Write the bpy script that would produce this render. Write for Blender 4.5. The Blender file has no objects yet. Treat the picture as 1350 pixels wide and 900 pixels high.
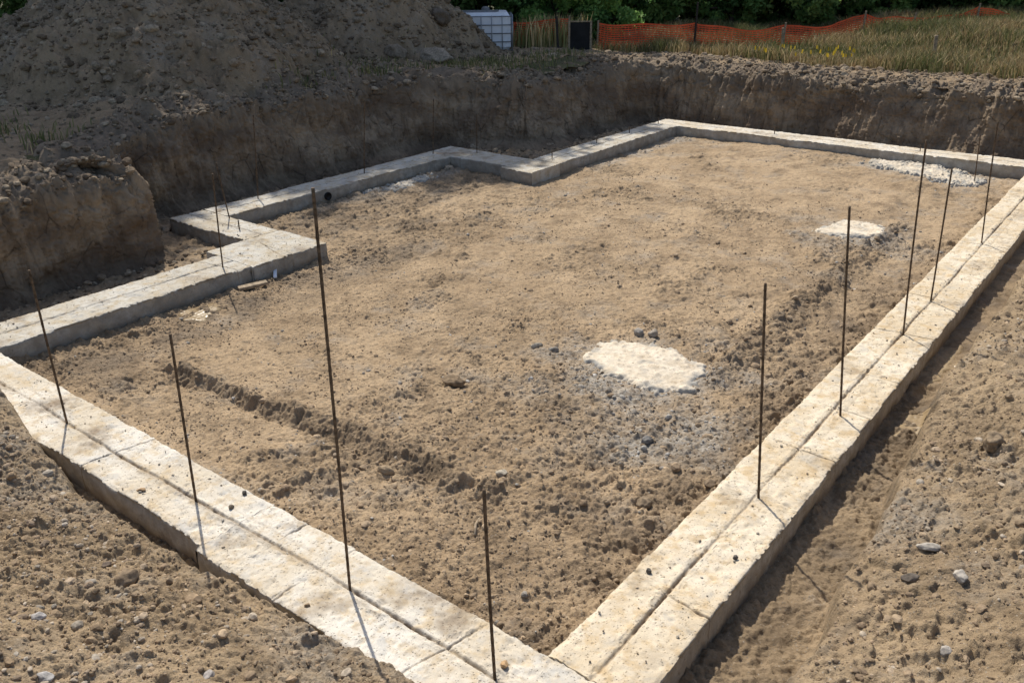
import bpy, math, random
import numpy as np
from mathutils import Vector, Matrix
random.seed(7)
RNG = np.random.default_rng(7)
scene = bpy.context.scene
COL = scene.collection
H = 3.0

# ------------------------------------------------------------------ noise
_r = np.random.default_rng(11)
PERM = np.concatenate([_r.permutation(256)] * 3).astype(np.int32)
GA = _r.uniform(0, 2 * np.pi, 256)
GX, GY = np.cos(GA).astype(np.float32), np.sin(GA).astype(np.float32)
G3 = _r.normal(size=(256, 3)); G3 /= np.linalg.norm(G3, axis=1)[:, None]; G3 = G3.astype(np.float32)
TAB = _r.random((8, 1 << 16)).astype(np.float32)


def perlin(x, y, seed=0):
    x = np.asarray(x, np.float32) + seed * 17.31; y = np.asarray(y, np.float32) + seed * 9.77
    xi = np.floor(x); yi = np.floor(y); xf = x - xi; yf = y - yi
    xi = xi.astype(np.int32) & 255; yi = yi.astype(np.int32) & 255
    u = xf * xf * xf * (xf * (xf * 6 - 15) + 10); v = yf * yf * yf * (yf * (yf * 6 - 15) + 10)
    def g(ix, iy, dx, dy):
        h = PERM[PERM[ix & 255] + (iy & 255)]
        return GX[h] * dx + GY[h] * dy
    a = g(xi, yi, xf, yf); b = g(xi + 1, yi, xf - 1, yf)
    c = g(xi, yi + 1, xf, yf - 1); d = g(xi + 1, yi + 1, xf - 1, yf - 1)
    return ((a + u * (b - a)) * (1 - v) + (c + u * (d - c)) * v) * 1.5


def fbm(x, y, f=1.0, octs=4, gain=0.5, seed=0, ridged=False):
    s = 0; a = 1.0
    for o in range(octs):
        n = perlin(x * f, y * f, seed + o * 3)
        if ridged: n = 1 - 2 * np.abs(n)
        s = s + a * n; f *= 2.03; a *= gain
    return s


def perlin3(x, y, z, seed=0):
    x = np.asarray(x, np.float32) + seed * 17.31; y = np.asarray(y, np.float32) + seed * 9.77; z = np.asarray(z, np.float32) + seed * 5.1
    xi = np.floor(x); yi = np.floor(y); zi = np.floor(z); xf = x - xi; yf = y - yi; zf = z - zi
    xi = xi.astype(np.int32); yi = yi.astype(np.int32); zi = zi.astype(np.int32)
    f = lambda t: t * t * t * (t * (t * 6 - 15) + 10)
    u, v, w = f(xf), f(yf), f(zf)
    out = 0
    for i in (0, 1):
        for j in (0, 1):
            for k in (0, 1):
                h = PERM[PERM[PERM[(xi + i) & 255] + ((yi + j) & 255)] + ((zi + k) & 255)]
                g = G3[h]
                val = g[..., 0] * (xf - i) + g[..., 1] * (yf - j) + g[..., 2] * (zf - k)
                out = out + val * (u if i else 1 - u) * (v if j else 1 - v) * (w if k else 1 - w)
    return out * 1.5


def fbm3(x, y, z, f, octs, gain=0.5, seed=0):
    s = 0; a = 1.0
    for o in range(octs):
        s = s + a * perlin3(x * f, y * f, z * f, seed + 3 * o); f *= 2.03; a *= gain
    return s


def clods(x, y, cell, hgt, dens, seed=0, tilt=0.6):
    """angular lumps lying in the soil: max over random lumps, one per cell"""
    wx = x + cell * 0.22 * perlin(x / cell * 1.7, y / cell * 1.7, seed + 40)
    wy = y + cell * 0.22 * perlin(x / cell * 1.7, y / cell * 1.7, seed + 41)
    gx = wx / cell; gy = wy / cell
    ix = np.floor(gx).astype(np.int32); iy = np.floor(gy).astype(np.int32)
    best = np.zeros(gx.shape, np.float32)
    for i in (-1, 0, 1):
        for j in (-1, 0, 1):
            cx = ix + i; cy = iy + j
            k = ((cx * 7919 + seed * 131) ^ (cy * 15731 + seed * 37)) & 0xFFFF
            px = cx + 0.5 + 0.8 * (TAB[0][k] - 0.5); py = cy + 0.5 + 0.8 * (TAB[1][k] - 0.5)
            rad = 0.22 + 0.42 * TAB[2][k]
            dx = (gx - px) / rad; dy = (gy - py) / rad
            c, s = np.cos(TAB[5][k] * 6.28), np.sin(TAB[5][k] * 6.28)
            ex = (dx * c + dy * s); ey = (-dx * s + dy * c) * (1 + 0.7 * TAB[6][k])
            q = 1 - (ex * ex + ey * ey)
            on = (TAB[3][k] < dens)
            tl = 1 + tilt * ((TAB[4][k] - 0.5) * dx + (TAB[7][k] - 0.5) * dy) * 2
            v = np.where(on & (q > 0), np.minimum(np.sqrt(np.clip(q, 0, 1)), 0.55 + 0.3 * TAB[4][k] + 0.35 * (TAB[7][k] - 0.5) * ex) * rad * 2.0 * tl, 0)
            best = np.maximum(best, v)
    return best * hgt


def sst(a, b, x):
    t = np.clip((x - a) / (b - a), 0, 1); return t * t * (3 - 2 * t)


# ------------------------------------------------------------------ mesh helpers
def mesh_from(name, verts, faces4=None, faces3=None, smooth=False):
    me = bpy.data.meshes.new(name)
    verts = np.asarray(verts, np.float32)
    n4 = 0 if faces4 is None else len(faces4); n3 = 0 if faces3 is None else len(faces3)
    me.vertices.add(len(verts)); me.vertices.foreach_set('co', verts.ravel())
    loops = np.concatenate([np.asarray(f, np.int32).ravel() for f in (faces4, faces3) if f is not None and len(f)])
    me.loops.add(len(loops)); me.loops.foreach_set('vertex_index', loops)
    starts = np.concatenate([np.arange(n4) * 4, n4 * 4 + np.arange(n3) * 3]).astype(np.int32)
    me.polygons.add(n4 + n3); me.polygons.foreach_set('loop_start', starts)
    me.polygons.foreach_set('use_smooth', np.full(n4 + n3, smooth))
    me.update(calc_edges=True)
    return me


def attr(me, name, vals):
    a = me.attributes.new(name, 'FLOAT', 'POINT'); a.data.foreach_set('value', np.asarray(vals, np.float32))


def colattr(me, name, rgb):
    a = me.attributes.new(name, 'FLOAT_COLOR', 'POINT')
    c = np.ones((len(rgb), 4), np.float32); c[:, :3] = rgb
    a.data.foreach_set('color', c.ravel())


def link(name, me, mat=None, parent=None, loc=None):
    o = bpy.data.objects.new(name, me); COL.objects.link(o)
    if mat is not None: me.materials.append(mat)
    if parent is not None: o.parent = parent
    if loc is not None: o.location = loc
    return o


def empty(name, loc=(0, 0, 0), rz=0):
    o = bpy.data.objects.new(name, None); COL.objects.link(o); o.location = loc; o.rotation_euler = (0, 0, rz)
    o.empty_display_size = 0.1
    return o


def tag(o, label, cat=None, group=None, kind=None):
    o['label'] = label
    if cat: o['category'] = cat
    if group: o['group'] = group
    if kind: o['kind'] = kind
    return o


def grid_faces(nu, nv):
    i = np.arange(nu * nv).reshape(nu, nv)
    return np.stack([i[:-1, :-1], i[1:, :-1], i[1:, 1:], i[:-1, 1:]], -1).reshape(-1, 4)


class MB:
    """small mesh builder for hard-surface parts"""
    def __init__(self): self.v = []; self.f4 = []; self.f3 = []
    def add(self, v, f4=(), f3=()):
        b = len(self.v); self.v += [tuple(p) for p in v]
        self.f4 += [[k + b for k in f] for f in f4]; self.f3 += [[k + b for k in f] for f in f3]
    def box(self, c, s, rz=0, ch=0.0):
        hx, hy, hz = s[0] / 2, s[1] / 2, s[2] / 2
        ch = min(ch, hx * .45, hy * .45, hz * .45)
        cs, sn = math.cos(rz), math.sin(rz)
        if ch <= 0:
            P = [(x, y, z) for z in (-hz, hz) for x, y in ((-hx, -hy), (hx, -hy), (hx, hy), (-hx, hy))]
            F = [(0, 3, 2, 1), (4, 5, 6, 7), (0, 1, 5, 4), (1, 2, 6, 5), (2, 3, 7, 6), (3, 0, 4, 7)]
            T = []
        else:
            ring = lambda ax, ay, z: [(-ax + ch, -ay, z), (ax - ch, -ay, z), (ax, -ay + ch, z), (ax, ay - ch, z), (ax - ch, ay, z), (-ax + ch, ay, z), (-ax, ay - ch, z), (-ax, -ay + ch, z)]
            P = ring(hx - ch * .7, hy - ch * .7, -hz) + ring(hx, hy, -hz + ch) + ring(hx, hy, hz - ch) + ring(hx - ch * .7, hy - ch * .7, hz)
            P += [(0, 0, -hz), (0, 0, hz)]
            F = [(8 * r + i, 8 * r + (i + 1) % 8, 8 * r + 8 + (i + 1) % 8, 8 * r + 8 + i) for r in range(3) for i in range(8)]
            T = [(32, (i + 1) % 8, i) for i in range(8)] + [(33, 24 + i, 24 + (i + 1) % 8) for i in range(8)]
        self.add([(c[0] + x * cs - y * sn, c[1] + x * sn + y * cs, c[2] + z) for x, y, z in P], F, T)
    def tube(self, pts, rads, n=8, cap=True):
        pts = [Vector(p) for p in pts]
        if not hasattr(rads, '__len__'): rads = [rads] * len(pts)
        V = []; F = []; T = []
        up = Vector((0.31, 0.95, 0.05))
        for k, p in enumerate(pts):
            d = (pts[min(k + 1, len(pts) - 1)] - pts[max(k - 1, 0)]).normalized()
            a = d.cross(up)
            if a.length < 1e-3: a = d.cross(Vector((1, 0, 0)))
            a.normalize(); b = d.cross(a)
            for i in range(n):
                t = 2 * math.pi * i / n
                V.append(p + (a * math.cos(t) + b * math.sin(t)) * rads[k])
        for k in range(len(pts) - 1):
            for i in range(n):
                j = (i + 1) % n
                F.append((k * n + i, k * n + j, k * n + n + j, k * n + n + i))
        if cap:
            V += [pts[0], pts[-1]]; m = len(V)
            e = (len(pts) - 1) * n
            for i in range(n):
                j = (i + 1) % n
                T.append((m - 2, j, i)); T.append((m - 1, e + i, e + j))
        self.add(V, F, T)
    def mesh(self, name, smooth=False):
        return mesh_from(name, np.array([tuple(p) for p in self.v]), np.array(self.f4, np.int32).reshape(-1, 4) if self.f4 else None, np.array(self.f3, np.int32).reshape(-1, 3) if self.f3 else None, smooth)
    def build(self, name, mat, parent=None, smooth=False):
        return link(name, self.mesh(name, smooth), mat, parent)


# ------------------------------------------------------------------ material helpers
class NT:
    def __init__(self, name):
        self.m = bpy.data.materials.new(name); self.m.use_nodes = True
        self.t = self.m.node_tree; self.t.nodes.clear()
        self.out = self.n('ShaderNodeOutputMaterial'); self.b = self.n('ShaderNodeBsdfPrincipled')
        self.t.links.new(self.b.outputs[0], self.out.inputs[0])
        self.b.inputs['Specular IOR Level'].default_value = 0.2
        self.pos = self.n('ShaderNodeNewGeometry').outputs['Position']
    def n(self, ty, **kw):
        x = self.t.nodes.new(ty)
        for k, v in kw.items(): setattr(x, k, v)
        return x
    def l(self, a, b): self.t.links.new(a, b)
    def put(self, sock, v):
        if hasattr(v, 'is_linked') or hasattr(v, 'node'): self.l(v, sock)
        elif isinstance(v, (tuple, list)) and len(v) == 3: sock.default_value = (*v, 1)
        else: sock.default_value = v
    def noise(self, scale, detail=4, rough=0.55, dist=0.0, vec=None):
        x = self.n('ShaderNodeTexNoise'); x.inputs['Scale'].default_value = scale; x.inputs['Detail'].default_value = detail
        x.inputs['Roughness'].default_value = rough; x.inputs['Distortion'].default_value = dist
        self.l(vec if vec is not None else self.pos, x.inputs['Vector']); return x.outputs['Fac']
    def voro(self, scale, out='Distance', feature='F1', vec=None):
        x = self.n('ShaderNodeTexVoronoi'); x.feature = feature; x.inputs['Scale'].default_value = scale
        self.l(vec if vec is not None else self.pos, x.inputs['Vector']); return x.outputs[out]
    def ramp(self, f, a, b, lo=0.0, hi=1.0):
        x = self.n('ShaderNodeMapRange'); x.interpolation_type = 'SMOOTHSTEP'
        self.l(f, x.inputs[0]); x.inputs[1].default_value = a; x.inputs[2].default_value = b
        x.inputs[3].default_value = lo; x.inputs[4].default_value = hi; return x.outputs[0]
    def mix(self, f, a, b, mode='MIX'):
        x = self.n('ShaderNodeMix', data_type='RGBA', blend_type=mode)
        self.put(x.inputs[0], f); self.put(x.inputs[6], a); self.put(x.inputs[7], b); return x.outputs[2]
    def math(self, op, a, b=0.0):
        x = self.n('ShaderNodeMath', operation=op); self.put(x.inputs[0], a); self.put(x.inputs[1], b); return x.outputs[0]
    def attr(self, name, out='Fac'):
        x = self.n('ShaderNodeAttribute'); x.attribute_name = name; return x.outputs[out]
    def scaled(self, s):
        x = self.n('ShaderNodeVectorMath', operation='MULTIPLY'); self.l(self.pos, x.inputs[0]); x.inputs[1].default_value = s; return x.outputs[0]
    def bump(self, h, strength, dist, prev=None):
        x = self.n('ShaderNodeBump'); x.inputs['Strength'].default_value = strength; x.inputs['Distance'].default_value = dist
        self.l(h, x.inputs['Height'])
        if prev is not None: self.l(prev, x.inputs['Normal'])
        return x.outputs[0]
    def done(self, col, rough=0.9, normal=None):
        self.put(self.b.inputs['Base Color'], col); self.put(self.b.inputs['Roughness'], rough)
        if normal is not None: self.l(normal, self.b.inputs['Normal'])
        return self.m


def simple(name, col, rough=0.7, var=0.25, scale=20, metal=0.0, bump=0.0):
    k = NT(name)
    dark = tuple(c * (1 - var) for c in col); light = tuple(min(1, c * (1 + var)) for c in col)
    n = k.noise(scale, 5, 0.6)
    k.b.inputs['Metallic'].default_value = metal
    nb = k.bump(n, 0.6, bump) if bump else None
    return k.done(k.mix(k.ramp(n, 0.3, 0.7), dark, light), rough, nb)


def soil(name, light, mid, dark, fine=1.0):
    k = NT(name)
    n1 = k.noise(0.55, 5, 0.6); n2 = k.noise(3.3, 6, 0.62, 0.3); n3 = k.noise(19, 5, 0.65); n4 = k.noise(95, 3, 0.6)
    c = k.mix(k.ramp(k.math('ADD', k.math('MULTIPLY', n1, 0.6), k.math('MULTIPLY', k.noise(2.1, 5, 0.6), 0.4)), 0.38, 0.62), mid, light)
    c = k.mix(k.ramp(n2, 0.44, 0.74, 0, 0.75), c, dark)
    c = k.mix(k.ramp(n3, 0.50, 0.78, 0, 0.55), c, dark)
    c = k.mix(k.ramp(n3, 0.46, 0.25, 0, 0.45), c, light)
    c = k.mix(k.ramp(n4, 0.54, 0.72, 0, 0.7 * fine), c, dark)  # fine mottling, with tiny relief shadows put into the colour
    # grit: small pale and grey grains
    vc = k.n('ShaderNodeTexVoronoi'); vc.inputs['Scale'].default_value = 85; k.l(k.pos, vc.inputs['Vector'])
    sep = k.n('ShaderNodeSeparateColor'); k.l(vc.outputs['Color'], sep.inputs[0])
    grain = k.math('MULTIPLY', k.ramp(sep.outputs[0], 0.86, 0.9), k.ramp(vc.outputs['Distance'], 0.45, 0.3))
    gcol = k.mix(sep.outputs[1], (0.13, 0.115, 0.095), (0.40, 0.35, 0.28))
    c = k.mix(k.math('MULTIPLY', grain, 0.7), c, gcol)
    # grey slurry / gravel and wet stains, stored per vertex
    gr = k.attr('grey'); wet = k.attr('wet')
    gc = k.mix(k.ramp(n3, 0.35, 0.65), (0.215, 0.19, 0.155), (0.42, 0.38, 0.32))
    c = k.mix(k.math('MULTIPLY', gr, k.ramp(n3, 0.25, 0.6, 0.45, 1.0)), c, gc)
    c = k.mix(k.math('MULTIPLY', wet, 0.62), c, (0.085, 0.058, 0.034))
    h1 = k.noise(60, 6, 0.7); h2 = k.voro(120)
    b1 = k.bump(h1, 0.9, 0.014 * fine)
    b2 = k.bump(h2, 0.5, 0.004 * fine, b1)
    return k.done(c, k.math('SUBTRACT', 0.95, k.math('MULTIPLY', wet, 0.3)), b2)


M = {}
M['sand'] = soil('pit soil', (0.445, 0.329, 0.206), (0.336, 0.243, 0.148), (0.163, 0.115, 0.069))
M['bank'] = soil('bank soil', (0.370, 0.278, 0.174), (0.282, 0.208, 0.128), (0.155, 0.112, 0.068))
M['dark'] = soil('spoil soil', (0.335, 0.248, 0.157), (0.250, 0.183, 0.113), (0.125, 0.090, 0.056))
M['forest'] = soil('field soil', (0.10, 0.095, 0.045), (0.075, 0.08, 0.035), (0.04, 0.04, 0.02))


def wall_mat():
    k = NT('cut earth')
    st = k.scaled((0.8, 0.8, 1.8)); vt = k.scaled((6.0, 6.0, 0.8))
    n1 = k.noise(1.1, 5, 0.6, 0.4, st); n2 = k.noise(3.0, 6, 0.65, 0.3); n3 = k.noise(22, 5, 0.65); n4 = k.noise(1.6, 4, 0.6, 0.0, vt)
    c = k.mix(k.ramp(n1, 0.35, 0.65), (0.163, 0.116, 0.078), (0.334, 0.256, 0.173))
    c = k.mix(k.ramp(n2, 0.45, 0.75, 0, 0.7), c, (0.121, 0.085, 0.057))
    c = k.mix(k.ramp(n2, 0.42, 0.22, 0, 0.5), c, (0.383, 0.284, 0.185))
    c = k.mix(k.ramp(n4, 0.47, 0.72, 0, 0.65), c, (0.128, 0.094, 0.065))
    c = k.mix(k.ramp(n3, 0.5, 0.8, 0, 0.5), c, (0.106, 0.077, 0.051))
    cr = k.voro(3.2, feature='DISTANCE_TO_EDGE', vec=k.scaled((1.0, 1.0, 0.55)))
    c = k.mix(k.math('MULTIPLY', k.ramp(cr, 0.035, 0.0), k.ramp(n2, 0.45, 0.6, 0, 0.7)), c, (0.05, 0.036, 0.025))
    # topsoil: greyer and darker by height in the cut
    top = k.attr('top')
    c = k.mix(k.math('MULTIPLY', top, 0.6), c, (0.192, 0.153, 0.111))
    wet = k.attr('wet')
    c = k.mix(k.math('MULTIPLY', wet, 0.6), c, (0.078, 0.057, 0.038))
    b = k.bump(k.noise(35, 6, 0.7), 0.9, 0.02)
    return k.done(c, 0.95, b)


M['wall'] = wall_mat()


def concrete(name, tint=(1, 1, 1)):
    k = NT(name)
    t = lambda c: tuple(a * b for a, b in zip(c, tint))
    n1 = k.noise(1.7, 5, 0.6, 0.3); n2 = k.noise(9, 6, 0.65); n3 = k.noise(70, 4, 0.65)
    c = k.mix(k.ramp(n1, 0.38, 0.62), t((0.54, 0.475, 0.37)), t((0.64, 0.60, 0.52)))
    c = k.mix(k.ramp(n2, 0.46, 0.66, 0, 0.75), c, t((0.47, 0.365, 0.225)))
    c = k.mix(k.ramp(k.noise(5, 6, 0.65, 0.4), 0.48, 0.30, 0, 0.75), c, t((0.45, 0.44, 0.41)))
    c = k.mix(k.ramp(k.noise(240, 2, 0.6), 0.58, 0.68, 0, 0.5), c, t((0.30, 0.26, 0.20)))
    c = k.mix(k.ramp(n3, 0.55, 0.75, 0, 0.40), c, t((0.40, 0.34, 0.25)))
    v = k.n('ShaderNodeTexVoronoi'); v.inputs['Scale'].default_value = 30; k.l(k.pos, v.inputs['Vector'])
    v2 = k.n('ShaderNodeTexVoronoi'); v2.inputs['Scale'].default_value = 85; k.l(k.pos, v2.inputs['Vector'])
    def pits(v, thr, rad):
        s = k.n('ShaderNodeSeparateColor'); k.l(v.outputs['Color'], s.inputs[0])
        return k.math('MULTIPLY', k.ramp(s.outputs[0], thr, thr + .02), k.ramp(v.outputs['Distance'], rad, rad * .4))
    p = k.math('MAXIMUM', pits(v, 0.72, 0.30), pits(v2, 0.70, 0.38))
    c = k.mix(k.math('MULTIPLY', p, 0.55), c, t((0.27, 0.22, 0.155)))
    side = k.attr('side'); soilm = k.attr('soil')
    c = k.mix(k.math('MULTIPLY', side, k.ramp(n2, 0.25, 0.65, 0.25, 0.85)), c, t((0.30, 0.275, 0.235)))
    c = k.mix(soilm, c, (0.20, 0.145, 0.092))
    hb = k.math('SUBTRACT', k.noise(45, 6, 0.7), k.math('MULTIPLY', p, 0.8))
    b = k.bump(hb, 0.75, 0.006)
    b = k.bump(n3, 0.4, 0.004, b)
    return k.done(c, 0.88, b)


M['concrete'] = concrete('footing concrete')
M['concrete_tan'] = concrete('tan stained concrete', (1.02, 0.96, 0.86))
M['concrete_shade_tint'] = concrete('shade tinted concrete', (0.80, 0.815, 0.83))  # tree shade on the left footing runs put into the tint


def colour_mat(name, rough=0.85, trans=0.0, bump=0.0, mul=None):
    k = NT(name)
    c = k.attr('col', 'Color')
    if mul:
        c = k.mix(k.ramp(k.noise(mul, 4), 0.3, 0.7, 0, 0.5), c, (0.03, 0.025, 0.02))
    nb = k.bump(k.noise(55, 5, 0.7), 0.7, bump) if bump else None
    m = k.done(c, rough, nb)
    if trans:
        tr = k.n('ShaderNodeBsdfTranslucent'); k.l(c, tr.inputs[0])
        ms = k.n('ShaderNodeMixShader'); ms.inputs[0].default_value = trans
        k.l(k.b.outputs[0], ms.inputs[1]); k.l(tr.outputs[0], ms.inputs[2]); k.l(ms.outputs[0], k.out.inputs[0])
    return m


M['leaf'] = colour_mat('foliage', 0.6, 0.45)
M['grass'] = colour_mat('grass', 0.7, 0.3)
M['stone'] = colour_mat('stones', 0.88, 0, 0.006, 30)
M['bark'] = simple('bark', (0.06, 0.048, 0.036), 0.9, 0.4, 14, bump=0.02)
M['rebar'] = simple('rusty steel', (0.110, 0.076, 0.048), 0.8, 0.55, 35, 0.15)
M['net'] = simple('orange netting', (0.72, 0.11, 0.04), 0.55, 0.25, 3)
M['wood'] = simple('weathered wood', (0.28, 0.22, 0.15), 0.85, 0.35, 25)
M['darkpost'] = simple('dark post', (0.035, 0.03, 0.026), 0.7, 0.3, 20)
M['black'] = simple('black sheeting', (0.012, 0.012, 0.013), 0.6, 0.3, 6)
M['plastic'] = simple('white plastic', (0.70, 0.73, 0.78), 0.35, 0.06, 4)
M['steel'] = simple('galvanised steel', (0.30, 0.32, 0.34), 0.45, 0.2, 15, 0.7)
M['greyplastic'] = simple('grey plastic', (0.16, 0.165, 0.17), 0.5, 0.2, 8)
M['pipe'] = simple('black pipe', (0.01, 0.01, 0.01), 0.5, 0.2, 10)

# ------------------------------------------------------------------ terrain functions
FZ = -0.18          # pit floor; top of the footing is z = 0
POLY = np.array([(-8.85, -8.0), (-8.85, 4.95), (-10.45, 5.30), (-10.45, 11.55), (-8.95, 12.0), (-8.75, 15.45), (14.0, 15.55)])
RING = np.vstack([POLY, [(14.0, -8.0)]])


def inside(x, y):
    c = np.zeros(x.shape, bool); n = len(RING)
    for i in range(n):
        x1, y1 = RING[i]; x2, y2 = RING[(i + 1) % n]
        if y1 == y2: continue
        t = ((y1 > y) != (y2 > y)) & (x < (x2 - x1) * (y - y1) / (y2 - y1) + x1)
        c ^= t
    return c


def dist_wall(x, y):
    d = np.full(x.shape, 1e9, np.float32)
    for i in range(len(POLY) - 1):
        a = POLY[i]; b = POLY[i + 1]; ab = b - a
        t = np.clip(((x - a[0]) * ab[0] + (y - a[1]) * ab[1]) / (ab @ ab), 0, 1)
        d = np.minimum(d, np.hypot(x - a[0] - t * ab[0], y - a[1] - t * ab[1]))
    return d


def zplat(x, y):
    z = 0.86 + 0.22 * np.exp(-((x + 11.6) / 2.3) ** 2) * sst(4.6, 7, y) * (1 - 0.7 * sst(12, 15, y))
    z = z + 0.08 * np.exp(-((x + 9.0) / 1.5) ** 2 - ((y - 15.8) / 1.5) ** 2)
    z = z + 0.5 * sst(16.8, 23, y + 0.35 * (x + 5)) * sst(-9.5, -4.5, x)
    far = np.clip(1 - np.hypot(x + 8, y - 10) / 40, 0, 1)
    z = z + 0.10 * fbm(x, y, 0.45, 3, 0.5, 5) * far
    for cx, cy, R, pk, ax in ((-14.75, 8.9, 3.55, 1.95, 1.0), (-14.4, 13.4, 2.85, 1.9, 1.0), (-18.5, 11.0, 3.2, 1.7, 1.0)):
        d = np.hypot((x - cx) * ax, y - cy) + 0.45 * fbm(x, y, 0.55, 3, 0.5, 9)
        s = 0.80 * (R - d); s = np.log1p(np.exp(np.clip(s * 9, -30, 30))) / 9
        s = pk * np.tanh(s / pk * 1.12)
        z = np.maximum(z, 0.88 + s) + 0 * s
    return z


def heapness(x, y):
    h = np.zeros(x.shape, np.float32)
    for cx, cy, R in ((-14.75, 8.9, 3.9), (-14.4, 13.4, 3.3), (-18.5, 11.0, 3.5)):
        h = np.maximum(h, sst(R + 0.3, R - 0.6, np.hypot(x - cx, y - cy) + 0.45 * fbm(x, y, 0.55, 3, 0.5, 9)))
    return h


XF_Y = [0, 3.2, 3.4, 4.75, 5.6, 6.9, 8.0, 9.8, 16]; XF_X = [-0.85, -0.85, -0.86, -0.92, -0.98, -1.04, -1.03, -1.00, -0.97]
YF_X = [-9, -6.6, -6.0, -5.4, -4.9, -4.3, -3.75, -3.2, -2.8, -2.2, -1.6, 0]; YF_Y = [2.2, 2.15, 2.10, 2.00, 1.93, 1.92, 1.96, 1.99, 2.01, 2.07, 2.08, 2.08]
CR_Y = [0.22, 0.19, 0.14, 0.03, 0.0, 0.0, 0.0, 0.01, 0.02, 0.05, 0.06, 0.06]


def bank_height(x, y):
    wob = 0.045 * fbm(x, y, 1.9, 5, 0.6, 21)
    dA = x - np.interp(y, XF_Y, XF_X) + wob
    zA = FZ + 0.27 * sst(-0.02, 0.06, dA) + 0.31 * np.clip(dA - 0.04, 0, None)
    zA = np.where(zA > 0.9, 0.9 + 0.35 * np.tanh((zA - 0.9) / 0.35), zA)
    dB = np.interp(x, YF_X, YF_Y) - y + wob * 0.8
    cr = np.interp(x, YF_X, CR_Y)
    zB = FZ + sst(-0.02, 0.075, dB) * (cr - FZ) + 0.36 * np.clip(dB - 0.10, 0, None)
    zB = np.where(zB > 0.9, 0.9 + 0.35 * np.tanh((zB - 0.9) / 0.35), zB)
    zB = np.where(y < 2.2, zB, FZ)
    return np.maximum(zA, zB), dA, np.where(y < 2.2, dB, -1.0)


def step_mask(x, y):
    """raised middle of the pit: 1 inside, 0 in the strip along the footings"""
    w = 0.07 * fbm(x, y, 1.1, 4, 0.55, 31)
    e1 = y - (3.38 + 0.06 * (x + 6.2)) + w
    e2 = -2.56 - x + 1.6 * w
    e1 = np.where(x < -6.4, e1 - 0.9 * (-6.4 - x), e1)
    return np.minimum(e1, e2)


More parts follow.
